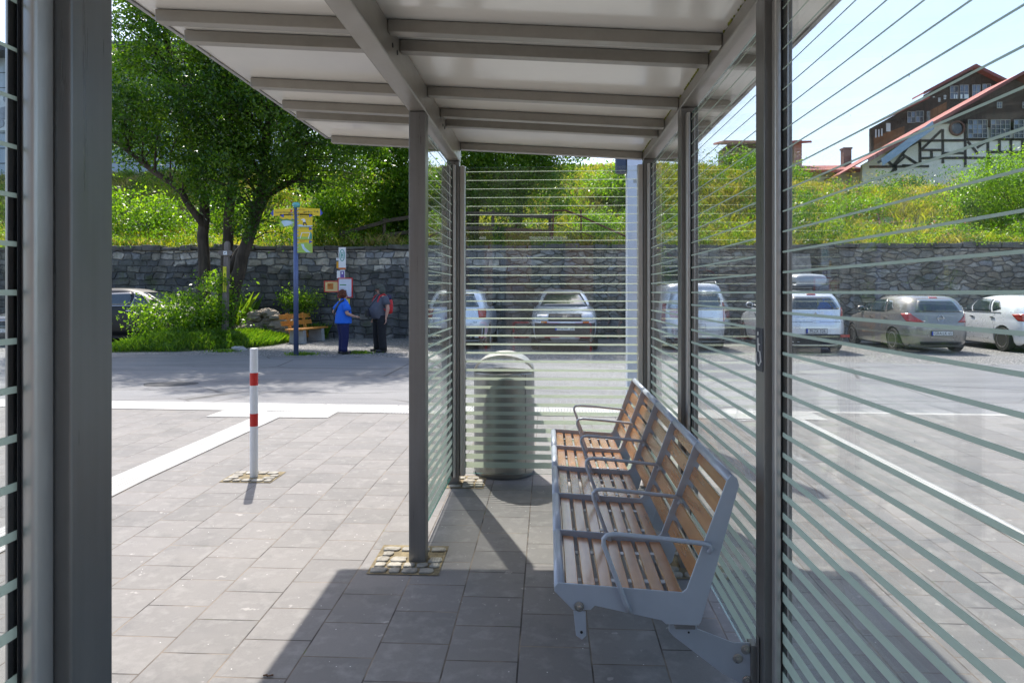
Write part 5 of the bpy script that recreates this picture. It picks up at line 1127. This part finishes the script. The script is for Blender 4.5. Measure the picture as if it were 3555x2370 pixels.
c.end('rear_window',M_cg,True,[(-.74,1.06),(.74,1.06),(.66,1.38),(-.66,1.38)],.008)
c.end('windscreen',M_cg,False,[(-.8,1.06),(.8,1.06),(.72,1.38),(-.72,1.38)],.008)
c.end('brake_light',M_tail,True,[(-.16,1.415),(.16,1.415),(.16,1.44),(-.16,1.44)],.012)
for s_ in (-1,1):
    a=3 if s_<0 else 4
    c.patch('tail_light',M_tail,[(a+(.02 if s_<0 else -.26),.80),(a+(.26 if s_<0 else -.02),.80),(a+(.06 if s_<0 else .11),1.02),(a-(.11 if s_<0 else .06),1.02)],.012,14,6)
    c.mirror(1.04,.78,s_); 
    for y in (.0,-.86): c.handle(.88,y,s_)
    c.seam(s_,[(.95,.95),(.95,.6),(.78,.32),(-.05,.30),(-.02,.6),(.02,1.02)]); c.seam(s_,[(-.02,.30),(-.62,.30),(-.92,.62),(-.88,.98)])
c.plate('GRA:LK 65',True,.52)
c.part('emblem',M_chrome,lambda mb:(mb.tube([(.075*math.cos(a),c.lvl(.90)[1]-.012,.90+.075*math.sin(a)) for a in np.linspace(0,2*math.pi,25)],.011,6),mb.box(-.10,.10,c.lvl(.90)[1]-.018,c.lvl(.90)[1]-.008,.892,.908)))
c.end('tailgate_seam',M_trim,True,[(-.62,.70),(.62,.70),(.66,.712),(-.66,.712)],.004); c.end('rear_diffuser',M_trim,True,[(-.6,.22),(.6,.22),(.62,.30),(-.62,.30)],.006)
c.part('wiper',M_trim,lambda mb:mb.tube([(.05,c.lvl(1.08)[1]-.02,1.075),(-.42,c.lvl(1.12)[1]-.02,1.10)],.010,5)); c.part('antenna',M_trim,lambda mb:mb.tube([(0,-1.15,1.48),(0,-1.25,1.53)],.010,6))
# --- white hatchback with roof box, ZX plate
lv=scale_lv(HATCH,4.36,1.84,1.62,5); c=Car('white hatchback seen from behind with a silver roof box, partly behind the near right post',6.84,20.58,0,lv,M_bwhite,wb=2.61,wr=.335)
hatch_common(c,-1,1.62,1.12)
c.end('rear_window',M_cg,True,[(-.80,1.13),(.80,1.13),(.70,1.46),(-.70,1.46)],.008); c.end('windscreen',M_cg,False,[(-.8,1.16),(.8,1.16),(.72,1.48),(-.72,1.48)],.008); c.end('brake_light',M_tail,True,[(-.16,1.50),(.16,1.50),(.16,1.52),(-.16,1.52)],.012)
for s_ in (-1,1):
    a=3 if s_<0 else 4
    c.patch('tail_light',M_tail,[(a-(.05 if s_<0 else .14),.90),(a+(.14 if s_<0 else .05),.90),(a+(.05 if s_<0 else .10),1.17),(a-(.10 if s_<0 else .05),1.17)],.012,12,6)
    c.mirror(1.14,.86,s_); 
    for y in (.0,-.9): c.handle(.96,y,s_)
    c.seam(s_,[(1.0,1.0),(1.0,.6),(.85,.34),(-.05,.32),(-.02,.6),(.02,1.1)])
c.plate('M:ZX 326',True,.58); c.end('lower_bumper',M_trim,True,[(-1.0,.24),(1.0,.24),(1.0,.50),(-1.0,.50)],.008); c.end('tailgate_seam',M_trim,True,[(-.8,.80),(.8,.80),(.8,.81),(-.8,.81)],.004)
c.end('chrome_handle',M_chrome,True,[(-.12,.80),(.12,.80),(.10,.83),(-.10,.83)],.014); c.part('emblem',M_chrome,lambda mb:mb.prism([(-.03,c.lvl(1.0)[1]-.01,.95),(.03,c.lvl(1.0)[1]-.01,.95),(.04,c.lvl(1.0)[1]-.01,1.02),(0,c.lvl(1.0)[1]-.01,1.05),(-.035,c.lvl(1.0)[1]-.01,1.02)],(0,-.01,0)))
c.part('lettering',M_chrome,lambda mb:mb.text('3008',.06,(.55,c.lvl(.93)[1]-.012,.90)))
for s_ in (-1,1): c.part('bumper_reflector',M_tail,lambda mb,s_=s_:mb.box(s_*.72-.11,s_*.72+.11,c.lvl(.45)[1]-.005,c.lvl(.45)[1]+.05,.42,.49))
c.part('wiper',M_trim,lambda mb:mb.tube([(.05,c.lvl(1.16)[1]-.02,1.15),(.45,c.lvl(1.18)[1]-.02,1.17)],.010,5))
# roof box and bars
c.part('roof_bar',M_trim,lambda mb:(mb.box(-.62,.62,-.75,-.69,1.64,1.675),mb.box(-.62,.62,.10,.16,1.64,1.675),mb.box(-.60,-.56,-.74,-.70,1.50,1.66),mb.box(.56,.60,-.74,-.70,1.50,1.66)))
RBx=thing('roof_box','silver grey roof box fixed on top of the white hatchback','roof box',(7.06,20.3,1.62)); 
mb=MB(); rs=[]
for y,w_,h,z in ((-.98,.30,.12,.12),(-.95,.40,.22,.10),(-.85,.445,.33,.05),(-.4,.455,.39,.02),(.3,.45,.38,.02),(.8,.40,.28,.03),(1.0,.25,.12,.08)):
    rs.append([(w_*math.copysign(abs(math.cos(a))**.55,math.cos(a)),y,z+h/2+h/2*math.copysign(abs(math.sin(a))**.55,math.sin(a))) for a in np.linspace(0,2*math.pi,28,endpoint=False)])
mb.rings([r[::-1] for r in rs]); mb.build('shell',paint('box_silver',(.38,.40,.42),.35,.3),RBx,local=True,smooth=True)
mb=MB(); mb.box(-.462,.462,-.93,.9,.125,.150); mb.build('lid_seam',M_trim,RBx,local=True); mb=MB(); mb.text('THULE',.085,(.05,-.925,.28)); mb.build('lettering',M_txt,RBx,local=True)
# --- white hatchback at right edge
lv=scale_lv(HATCH,4.31,1.78,1.50,5); c=Car('white hatchback cut off by the right picture edge with a big red tail light',12.93,20.72,0,lv,M_wcar,wb=2.65,wr=.325)
hatch_common(c,-1,1.5,1.03)
c.side('window_trim',M_trim,-1,[(-1.2,1.02),(.85,1.02),(.85,1.035),(-1.2,1.035)],.009)
c.end('rear_window',M_cg,True,[(-.84,1.08),(.84,1.08),(.74,1.34),(-.74,1.34)],.008); c.end('windscreen',M_cg,False,[(-.8,1.06),(.8,1.06),(.72,1.38),(-.72,1.38)],.008)
for s_ in (-1,1):
    a=3 if s_<0 else 4
    c.patch('tail_light',M_tail,[(a-(.02 if s_<0 else .18),.82),(a+(.18 if s_<0 else .02),.82),(a+(.20 if s_<0 else .12),1.03),(a-(.12 if s_<0 else .20),.99)],.012,14,6); c.mirror(1.05,.8,s_)
    for y in (.02,-.88): c.handle(.90,y,s_)
    c.seam(s_,[(1.0,.95),(1.0,.6),(.82,.32),(-.02,.30),(.0,.6),(.04,1.02)]); c.seam(s_,[(.0,.30),(-.66,.30),(-.98,.62),(-.96,1.0)])
# --- white van
lv=scale_lv(VAN,4.5,1.86,1.83,5); c=Car('white high roofed van seen from behind between the two right posts',3.93,21.35,0,lv,M_bwhite,wb=2.75,wr=.33,n=6.0)
c.end('rear_window',M_cg,True,[(-.84,1.13),(.84,1.13),(.78,1.56),(-.78,1.56)],.008); c.end('brake_light',M_tail,True,[(-.12,1.70),(.12,1.70),(.12,1.72),(-.12,1.72)],.012); c.end('window_ledge',M_trim,True,[(-.84,1.095),(.84,1.095),(.84,1.125),(-.84,1.125)],.012)
for s_ in (-1,1):
    a=3 if s_<0 else 4
    c.patch('tail_light',M_tail,[(a-(.03 if s_<0 else .06),.72),(a+(.06 if s_<0 else .03),.72),(a+(.05 if s_<0 else .03),1.30),(a-(.03 if s_<0 else .05),1.30)],.012,8,10); c.mirror(1.2,1.15,s_)
    c.side('side_window',M_cg,s_,[(-1.7,1.15),(-.75,1.15),(-.75,1.55),(-1.66,1.55)]); c.side('side_window',M_cg,s_,[(-.68,1.15),(.2,1.15),(.15,1.55),(-.68,1.55)]); c.side('side_window',M_cg,s_,[(.28,1.15),(1.05,1.15),(.62,1.55),(.28,1.55)]); c.part('roof_rail',M_silver,lambda mb,s_=s_:mb.tube([(s_*.68,-1.7,1.80),(s_*.70,-1.5,1.86),(s_*.70,.0,1.87),(s_*.66,.3,1.80)],.018,6),smooth=True)
c.plate('P 19E',True,.66); c.end('tailgate_seam',M_trim,True,[(-.82,.52),(.82,.52),(.82,.53),(-.82,.53)],.004); c.end('lower_bumper',M_trim,True,[(-.9,.26),(.9,.26),(.9,.34),(-.9,.34)],.006)
# --- silver white SUV facing the camera
lv=scale_lv(SUV,4.32,1.84,1.66,5); c=Car('pale silver off road car facing the viewer behind the end pane, plate ending in 283',.44,20.85,R(180),lv,M_silver2,wb=2.67,wr=.345)
c.end('windscreen',M_cg,False,[(-.84,1.17),(.84,1.17),(.72,1.54),(-.72,1.54)],.010); c.end('rear_window',M_cg,True,[(-.8,1.15),(.8,1.15),(.7,1.5),(-.7,1.5)],.008)
for s_ in (-1,1):
    c.side('side_window',M_cg,s_,[(.10,1.15),(.85,1.15),(.32,1.50),(.08,1.52)]); c.side('side_window',M_cg,s_,[(-.85,1.15),(.04,1.15),(.02,1.52),(-.75,1.5)]); c.mirror(1.2,.84,s_,M_trim)
    lx=lambda a:s_*a
    pts=[(s_*.50,.80),(s_*.86,.80),(s_*.92,.98),(s_*.48,.98)]
    if s_<0: pts=[pts[1],pts[0],pts[3],pts[2]]
    hl=c.end('headlight',M_head,False,pts,.020)
    pts=[(s_*.52,.755),(s_*.70,.755),(s_*.70,.795),(s_*.52,.795)]
    if s_<0: pts=[pts[1],pts[0],pts[3],pts[2]]
    c.end('indicator',M_amber,False,pts,.016)
c.end('grille',M_trim,False,[(-.48,.80),(.48,.80),(.48,.98),(-.48,.98)],.012); gy=c.lvl(.9)[2]
def chrome_grille(mb):
    for s_ in (-1,1):
        for x in (.14,.34):
            for z in (.845,.925): mb.tube([(s_*(x-.08),gy+.02,z),(s_*(x-.05),gy+.02,z+.022),(s_*(x+.03),gy+.018,z+.022),(s_*(x+.06),gy+.016,z),(s_*(x-.08),gy+.02,z-.002)],.0065,5)
    mb.prism([(-.07,gy+.012,.965),(.07,gy+.012,.965),(.045,gy+.012,.82),(-.045,gy+.012,.82)],(0,.018,0))
c.part('chrome_grille',M_chrome,chrome_grille)
c.end('lower_bumper',M_trim,False,[(-.98,.28),(.98,.28),(.98,.755),(-.98,.755)],.008); c.plate('FRG:AK 283',False,.62); c.end('skid_plate',M_silver,False,[(-.4,.30),(.4,.30),(.45,.38),(-.45,.38)],.018)
c.part('antenna',M_trim,lambda mb:mb.tube([(0,.05,1.64),(0,-.05,1.72)],.009,5))
# --- white SUV from behind
lv=scale_lv(SUV,4.34,1.81,1.66,5); c=Car('white off road car seen from behind through the left side pane and end pane',-2.52,21.15,0,lv,M_bwhite,wb=2.66,wr=.345)
c.end('rear_window',M_cg,True,[(-.80,1.17),(.80,1.17),(.72,1.52),(-.72,1.52)],.009); c.end('windscreen',M_cg,False,[(-.8,1.2),(.8,1.2),(.7,1.54),(-.7,1.54)],.009)
for s_ in (-1,1):
    a=3 if s_<0 else 4
    c.patch('tail_light',M_tail,[(a-(.03 if s_<0 else .13),.88),(a+(.13 if s_<0 else .03),.88),(a+(.14 if s_<0 else .08),1.12),(a-(.08 if s_<0 else .14),1.12)],.012,12,6); c.mirror(1.18,.86,s_,M_trim)
    c.side('side_window',M_cg,s_,[(.10,1.15),(.85,1.15),(.32,1.50),(.08,1.52)]); c.side('side_window',M_cg,s_,[(-.85,1.15),(.04,1.15),(.02,1.52),(-.75,1.5)]); c.side('quarter_window',M_cg,s_,[(-1.35,1.22),(-.92,1.16),(-.82,1.49),(-1.1,1.46)])
c.end('lower_bumper',M_trim,True,[(-.98,.28),(.98,.28),(.98,.60),(-.98,.60)],.008); c.part('lettering',M_trim,lambda mb:mb.text('4x4',.07,(.55,c.lvl(.76)[1]-.012,.76))); c.part('antenna',M_white,lambda mb:mb.prism([(-.01,-1.25,1.64),(-.01,-1.05,1.65),(-.01,-1.2,1.74)],(.02,0,0)))
c.plate('FRG D 415',True,.84)
# --- black car at left, side on
lv=scale_lv(SUV,3.95,1.80,1.70,5); c=Car('black car seen side on, nose in the leafy shrub beside the left post',-12.85,21.9,R(-90),lv,M_bcar,wb=2.5,wr=.335,group=None)
for s_ in (-1,1):
    c.side('side_window',M_cg,s_,[(.02,1.17),(.80,1.17),(.30,1.55),(.02,1.57)]); c.side('side_window',M_cg,s_,[(-.85,1.17),(-.06,1.17),(-.06,1.57),(-.75,1.54)]); c.mirror(1.22,.80,s_); c.handle(1.0,-.0,s_)
    c.side('window_trim',M_chrome,s_,[(-.85,1.15),(.82,1.15),(.82,1.165),(-.85,1.165)],.012); c.seam(s_,[(.95,1.05),(.95,.6),(.75,.32),(-.05,.30),(-.02,.6),(-.02,1.15)])
c.end('windscreen',M_cg,False,[(-.8,1.2),(.8,1.2),(.7,1.56),(-.7,1.56)],.009); c.end('rear_window',M_cg,True,[(-.8,1.2),(.8,1.2),(.7,1.5),(-.7,1.5)],.009)
lv=scale_lv(HATCH,3.9,1.70,1.46,5); c=Car('dark car facing the viewer at the far left edge behind the striped glass',-15.75,21.6,R(180),lv,paint('dark_grey_paint',(.05,.055,.06)),wb=2.45,group=None)
c.end('windscreen',M_cg,False,[(-.8,1.04),(.8,1.04),(.72,1.36),(-.72,1.36)],.010); c.end('grille',M_trim,False,[(-.5,.62),(.5,.62),(.5,.72),(-.5,.72)],.012); c.plate('M SZ 27',False,.46)
for s_ in (-1,1):
    pts=[(s_*.60,.68),(s_*.95,.68),(s_*.96,.84),(s_*.62,.80)]; 
    if s_<0: pts=[pts[1],pts[0],pts[3],pts[2]]
    c.end('headlight',M_head,False,pts,.016); c.mirror(1.0,.78,s_)
c.part('chrome_bar',M_chrome,lambda mb:mb.tube([(.5,c.lvl(.72)[2]+.0,.73),(0,c.lvl(.72)[2]+.03,.75),(-.5,c.lvl(.72)[2],.73)],.018,6))
# ------------------------------------------------------------------ people
def skinned(name,V,E,m,parent,sub=2,root='pelvis'):
    names=list(V); ix={n:i for i,n in enumerate(names)}
    me=bpy.data.meshes.new(name); me.from_pydata([V[n][0] for n in names],[(ix[a],ix[b]) for a,b in E],[])
    o=bpy.data.objects.new(name,me); COL.objects.link(o)
    md=o.modifiers.new('skin','SKIN'); md.branch_smoothing=.4; md.use_smooth_shade=True
    if not me.skin_vertices:
        bpy.context.view_layer.objects.active=o; bpy.ops.mesh.customdata_skin_add()
    for i,n in enumerate(names):
        r=V[n][1]; r=(r,r) if not hasattr(r,'__len__') else r; sv=me.skin_vertices[0].data[i]; sv.radius=r; sv.use_root=(n==root)
    o.modifiers.new('sub','SUBSURF').levels=sub; o.modifiers['sub'].render_levels=sub
    bpy.context.view_layer.update(); dg=bpy.context.evaluated_depsgraph_get(); m2=bpy.data.meshes.new_from_object(o.evaluated_get(dg)); o.modifiers.clear(); o.data=m2; m2.materials.clear(); m2.materials.append(m); m2.polygons.foreach_set('use_smooth',[True]*len(m2.polygons))
    o.parent=parent; return o
def ringsbody(name,secs,m,parent,n=20):
    """secs: list of (cx,cy,z,rx,ry[,tilt])"""
    mb=MB(); rs=[]
    for q in secs:
        cx,cy,z,rx,ry=q[:5]; e=.85
        rs.append([(cx+rx*math.copysign(abs(math.cos(a))**e,math.cos(a)),cy+ry*math.copysign(abs(math.sin(a))**e,math.sin(a)),z) for a in np.linspace(0,2*math.pi,n,endpoint=False)])
    mb.rings(rs); o=mb.build(name,m,parent,local=True,smooth=True); s=o.modifiers.new('s','SUBSURF'); s.levels=1; s.render_levels=2; return o
M_skin=mat('skin',(.52,.29,.21),.5,0,.08,20); 
def fingers(V,E,wrist,side,d,curl,pre):
    """palm + five fingers growing from wrist along d, palm normal = curl"""
    w=Vector(wrist); d=Vector(d).normalized(); c=Vector(curl).normalized(); s=d.cross(c).normalized()*side
    V[pre+'palm']=(tuple(w+d*.05),(.026,.016)); V[pre+'nk']=(tuple(w+d*.085),(.034,.013)); E+= [(pre+'wr',pre+'palm'),(pre+'palm',pre+'nk')]
    for i,(o,L) in enumerate(((-.030,.060),(-.010,.072),(.010,.076),(.029,.066))):
        a=w+d*.098+s*o; b=a+d*L*.5+c*.012; e=b+d*L*.35+c*.03
        for nm,p,r in (('a',a,.0095),('b',b,.0085),('c',e,.007)): V[f'{pre}f{i}{nm}']=(tuple(p),r)
        E+= [(pre+'nk',f'{pre}f{i}a'),(f'{pre}f{i}a',f'{pre}f{i}b'),(f'{pre}f{i}b',f'{pre}f{i}c')]
    a=w+d*.035+s*.036; b=a+d*.035+s*.018+c*.015; 
    V[pre+'t0']=(tuple(a),.011); V[pre+'t1']=(tuple(b),.009); V[pre+'t2']=(tuple(b+d*.025+c*.012),.007); E+= [(pre+'palm',pre+'t0'),(pre+'t0',pre+'t1'),(pre+'t1',pre+'t2')]
def head(V,E,c,fwd,s=1.0):
    c=Vector(c); f=Vector(fwd).normalized(); up=Vector((0,0,1)); l=up.cross(f).normalized()
    V['skull']=(tuple(c+up*.035-f*.012),(.083*s,.090*s)); V['crown']=(tuple(c+up*.075-f*.008),(.060*s,.066*s)); V['jaw']=(tuple(c-up*.055+f*.022),(.055*s,.058*s)); V['chin']=(tuple(c-up*.088+f*.048),(.026*s,.022*s))
    V['nose0']=(tuple(c-up*.002+f*.082),(.014,.014)); V['nose1']=(tuple(c-up*.022+f*.108),(.012,.011))
    V['earl']=(tuple(c+l*.082-up*.008-f*.01),(.012,.018)); V['earr']=(tuple(c-l*.082-up*.008-f*.01),(.012,.018))
    E+= [('neck','jaw'),('jaw','skull'),('skull','crown'),('jaw','chin'),('skull','nose0'),('nose0','nose1'),('skull','earl'),('skull','earr')]
    return c,f,l
def face(par,c,f,l):
    mb=MB()
    for s_ in (-1,1): mb.sph(tuple(c+f*.076+l*s_*.031+Vector((0,0,.012))),.011,6)
    mb.build('eyes',mat('eye',(.25,.22,.2),.2),par,local=True,smooth=True)
    mb=MB(); mb.sph(tuple(c+f*.084-Vector((0,0,.048))),.022,6,(.9,.9,.28)); mb.build('mouth',mat('lips',(.38,.13,.11),.5),par,local=True,smooth=True)
# local axes: +x forward, +y left
def body(parent,h,arms,hand_dirs,hw=.155,skin=M_skin,stance=.11,armr=1.0,turn=0):
    V={};E=[]; k=h/1.75
    V['pelvis']=((0,0,.92*k),(.13,.12)); V['belly']=((.01,0,1.08*k),(.13,.12)); V['chest']=((0,0,1.28*k),(.15,.12)); V['upch']=((-.01,0,1.40*k),(.13,.09)); V['neck']=((0.0,0,1.50*k),(.055,.055))
    E+= [('pelvis','belly'),('belly','chest'),('chest','upch'),('upch','neck')]
    for nm,s_ in (('l',1),('r',-1)):
        hip=(0,s_*stance*.8,.88*k); kn=(.02,s_*stance,.48*k); an=(-.03,s_*stance,.09*k); toe=(.13,s_*(stance+.03),.035)
        V[nm+'hip']=(hip,.085);V[nm+'kn']=(kn,.058);V[nm+'an']=(an,.04);V[nm+'toe']=(toe,(.035,.03)); E+= [('pelvis',nm+'hip'),(nm+'hip',nm+'kn'),(nm+'kn',nm+'an'),(nm+'an',nm+'toe')]
        sh,el,wr=arms[nm]; V[nm+'sh']=(sh,.055);V[nm+'el']=(el,.044*armr);V[nm+'wr']=(wr,(.027,.024)); E+= [('upch',nm+'sh'),(nm+'sh',nm+'el'),(nm+'el',nm+'wr')]
        V[nm+'mid']=(tuple((Vector(el)*.65+Vector(wr)*.35)),.042*armr); E.remove((nm+'el',nm+'wr')); E+= [(nm+'el',nm+'mid'),(nm+'mid',nm+'wr')]
        fingers(V,E,wr,s_,*hand_dirs[nm],nm)
    hc=head(V,E,(0.02,0,1.62*k),(math.cos(turn),math.sin(turn),0)); o=skinned('body',V,E,skin,parent); face(o,*hc); return o
def sleeve(mb,a,b,r0,r1,ext=.0):
    a=Vector(a);b=Vector(b); mb.tube([a+(a-b)*.05,a.lerp(b,.3),a.lerp(b,.65),b],[r0*.9,r0,r1*1.02,r1],14)
def limb(mb,P,r): mb.tube(P,r,14)
# woman in the blue polo shirt, back three quarters to the viewer, looking right
WM=thing('person','woman with short reddish hair in bright blue polo shirt and navy trousers, facing away','person',(-5.22,17.75,-.055),R(38))
arm={'l':((-.01,.20,1.265),(-.13,.37,1.06),(.02,.20,.97)),'r':((-.01,-.20,1.265),(-.02,-.29,1.03),(.19,-.25,.96))}
bd=body(WM,1.60,arm,{'l':((.5,-.6,-.1),(0,0,-1)),'r':((1,.15,.0),(0,.3,-1))},stance=.085,armr=1.12)
M_bl=mat('blue_polo',(.012,.13,.62),.8,0,.06,9,.3,40); M_nv=mat('navy_trousers',(.010,.013,.075),.85,0,.1,6,.3,30); M_shoe=mat('dark_shoe',(.025,.025,.028),.6)
sh_=ringsbody('shirt',[(0.0,0,.76,.205,.245),(0.0,0,.80,.205,.242),(0,0,.93,.195,.23),(0.01,0,1.05,.185,.215),(.01,0,1.17,.175,.212),(-.005,0,1.26,.145,.215),(-.01,0,1.325,.10,.175),(-.005,0,1.365,.07,.095),(0,0,1.385,.064,.07)],M_bl,WM)
for q in (((-.01,.17,1.29),(-.085,.30,1.13)),((-.01,-.17,1.29),(.01,-.275,1.09))):
    mb=MB(); sleeve(mb,*q,.085,.088); mb.build('sleeve',M_bl,sh_,local=True,smooth=True)
mb=MB(); mb.lathe([(.070,0),(.078,.0),(.066,.05),(.060,.045)],(0,0,1.36),18); mb.build('collar',M_bl,sh_,local=True,smooth=True)
mb=MB()
for s_ in (-1,1): limb(mb,[(0,s_*.075,.86),(.0,s_*.09,.66),(.015,s_*.09,.42),(-.01,s_*.09,.14),(-.01,s_*.09,.065)],[.135,.118,.092,.082,.086])
mb.sph((0,0,.84),.17,10,(.95,1.1,.6)); mb.build('trousers',M_nv,WM,local=True,smooth=True)
for s_ in (-1,1):
    mb=MB(); mb.rings([[(x+.0,s_*.09+w_*math.cos(a),.045+h_*math.sin(a)) for a in np.linspace(0,2*math.pi,14,endpoint=False)] for x,w_,h_ in ((-.10,.03,.03),(-.07,.048,.045),(.0,.05,.048),(.09,.052,.038),(.15,.04,.028),(.175,.015,.015))]); mb.build('shoe',M_shoe,WM,local=True,smooth=True)
mb=MB(); c_=Vector((.005,0,1.535)); mb.sph((-.022,0,1.525),.112,14,(.98,.88,.96))
for i in range(90):
    u=Vector((random.gauss(0,1),random.gauss(0,1),random.gauss(.3,1))).normalized()
    if u.x>.45 and u.z<.55: continue
    p=Vector((-.022+u.x*.105,u.y*.095,1.527+u.z*.104)); mb.sph(tuple(p),.022,4,(1,1,1))
M_hair=mat('red_brown_hair',(.13,.035,.012),.6,0,.4,40,.5,60); hr=mb.build('hair',M_hair,WM,local=True,smooth=True)
# shoulder bag strap
SB=thing('shoulder_bag','black crossbody bag strap running over the back of the blue polo shirt','bag',(-5.22,17.75,-.055),R(38))
mb=MB(); P=[(-.03,-.14,1.385),(-.115,-.07,1.31),(-.175,.03,1.16),(-.195,.12,1.02),(-.15,.21,.90),(-.05,.255,.82)]
for a,b in zip(P[:-1],P[1:]):
    a=Vector(a);b=Vector(b); w_=Vector((0,.028,.018)); mb.prism([tuple(a-w_),tuple(b-w_),tuple(b+w_),tuple(a+w_)],tuple(Vector((-.02,0,0)).lerp(Vector((0,.02,0)),.0)))
mb.build('strap',M_shoe,SB,local=True,bevel=.004); mb=MB(); mb.bx(.03,.285,.74,.22,.07,.20); mb.build('pouch',M_shoe,SB,local=True,bevel=.02)
# man with cap and red backpack, facing left
MN=thing('person','man in grey t-shirt and black trousers wearing a dark cap with neck flap, facing left','person',(-4.42,18.35,-.055),R(222))
arm={'l':((-.03,.23,1.43),(-.07,.30,1.16),(-.03,.27,.90)),'r':((-.03,-.23,1.43),(-.03,-.30,1.16),(.06,-.27,.93))}
bd=body(MN,1.78,arm,{'l':((.05,.0,-1),(1,-.3,0)),'r':((.1,.0,-1),(1,.3,0))},stance=.14,armr=1.2,turn=R(-34))
M_gs=mat('grey_tshirt',(.085,.09,.115),.85,0,.12,9,.3,40); M_bk=mat('black_trousers',(.010,.010,.013),.85,0,.1,6,.3,30)
sh_=ringsbody('shirt',[(.02,0,.86,.185,.20),(.03,0,.90,.20,.205),(.065,0,1.02,.235,.215),(.075,0,1.12,.235,.218),(.035,0,1.26,.19,.22),(-.005,0,1.38,.15,.23),(-.02,0,1.46,.105,.19),(-.015,0,1.505,.075,.10),(-.01,0,1.525,.066,.072)],M_gs,MN)
for q in (((-.03,.20,1.44),(-.055,.285,1.24)),((-.03,-.20,1.44),(-.03,-.285,1.24))):
    mb=MB(); sleeve(mb,*q,.092,.090); mb.build('sleeve',M_gs,sh_,local=True,smooth=True)
mb=MB()
for s_ in (-1,1): limb(mb,[(0,s_*.09,.95),(.0,s_*.115,.74),(.02,s_*.135,.46),(-.01,s_*.15,.16),(-.01,s_*.15,.07)],[.15,.135,.11,.10,.108])
mb.sph((0.02,0,.90),.18,10,(.95,1.08,.6)); mb.build('trousers',M_bk,MN,local=True,smooth=True)
for s_ in (-1,1):
    mb=MB(); mb.rings([[(x-.0,s_*.15+w_*math.cos(a),.048+h_*math.sin(a)) for a in np.linspace(0,2*math.pi,14,endpoint=False)] for x,w_,h_ in ((-.11,.03,.03),(-.08,.052,.048),(.0,.055,.05),(.11,.056,.04),(.18,.045,.03),(.205,.015,.015))]); mb.build('shoe',M_shoe,MN,local=True,smooth=True)
mb=MB(); mb.sph((-.02,0,1.655),.10,12,(.98,.88,.9)); mb.build('hair',mat('grey_hair',(.16,.14,.12),.7),MN,local=True,smooth=True)
CP=mat('olive_cap',(.075,.08,.065),.9,0,.15,12)
mb=MB(); mb.lathe([(.112,-.02),(.118,.0),(.118,.03),(.105,.075),(.06,.105),(.01,.112)],(.0,0,1.675),20); cap=mb.build('cap',CP,MN,local=True,smooth=True); cap.rotation_euler=(0,0,R(-34))
mb=MB(); rs=[(.075,-.085,1.672),(.17,-.075,1.655),(.215,-.035,1.645),(.22,0,1.643),(.215,.035,1.645),(.17,.075,1.655),(.075,.085,1.672)]; mb.prism(rs,(0,0,.008)); mb.build('brim',CP,cap,local=True)
mb=MB(); mb.rings([[(-.02+r_*math.cos(a),r_*1.0*math.sin(a),z) for a in np.linspace(R(80),R(280),14)]+[(-.02+(r_-.012)*math.cos(a),(r_-.012)*math.sin(a),z) for a in np.linspace(R(280),R(80),14)] for r_,z in ((.118,1.70),(.120,1.62),(.135,1.53))]); mb.build('neck_flap',CP,cap,local=True,smooth=True)
BP=thing('backpack','bright red backpack with dark top carried on the man\'s back','backpack',(-4.42,18.35,-.055),R(222))
M_rbp=mat('red_nylon',(.50,.015,.02),.6,0,.12,9,.4,30); M_dbp=mat('navy_nylon',(.03,.025,.07),.7)
mb=MB(); mb.rings([[(-.235+rx*math.cos(a),ry*math.copysign(abs(math.sin(a))**.6,math.sin(a)),z) for a in np.linspace(0,2*math.pi,20,endpoint=False)] for rx,ry,z in ((.05,.10,1.0),(.10,.145,1.03),(.115,.155,1.15),(.11,.15,1.30),(.09,.135,1.38))]); bg_=mb.build('pack_body',M_rbp,BP,local=True,smooth=True)
mb=MB(); mb.rings([[(-.215+rx*math.cos(a),ry*math.copysign(abs(math.sin(a))**.6,math.sin(a)),z) for a in np.linspace(0,2*math.pi,20,endpoint=False)] for rx,ry,z in ((.095,.14,1.375),(.10,.14,1.44),(.08,.12,1.49),(.03,.07,1.51))]); mb.build('pack_lid',M_dbp,BP,local=True,smooth=True)
for s_ in (-1,1):
    mb=MB(); mb.tube([(-.14,s_*.11,1.46),(-.04,s_*.13,1.525),(.08,s_*.135,1.46),(.14,s_*.14,1.34),(.10,s_*.18,1.2),(-.08,s_*.20,1.08),(-.16,s_*.15,1.04)],.022,8); mb.build('shoulder_strap',M_rbp,BP,local=True,smooth=True)
CB=thing('camera_bag','small black bag hanging at the man\'s front from a thin diagonal strap','bag',(-4.42,18.35,-.055),R(222))
mb=MB(); mb.bx(.29,-.12,1.02,.10,.17,.20); mb.build('pouch',M_shoe,CB,local=True,bevel=.02); mb=MB(); mb.tube([(-.02,.13,1.545),(.10,.08,1.46),(.20,.0,1.3),(.30,-.10,1.12)],.010,6); mb.build('strap',M_shoe,CB,local=True)
# slight sway sticker dots, small litter: dry leaf on the paving
for i,(x,y) in enumerate(((-1.16,2.83),)):
    mb=MB(); 
    for k in range(5): mb.sph((x+.008*k,y+.004*math.sin(k*2),gz(y)+.006),.006,4,(1,.7,.6))
    tag(mb.build('dry_leaf',mat('dry_leaf',(.12,.06,.03),.9)),'small brown curled leaf lying on the sunlit paving in the foreground','leaf')
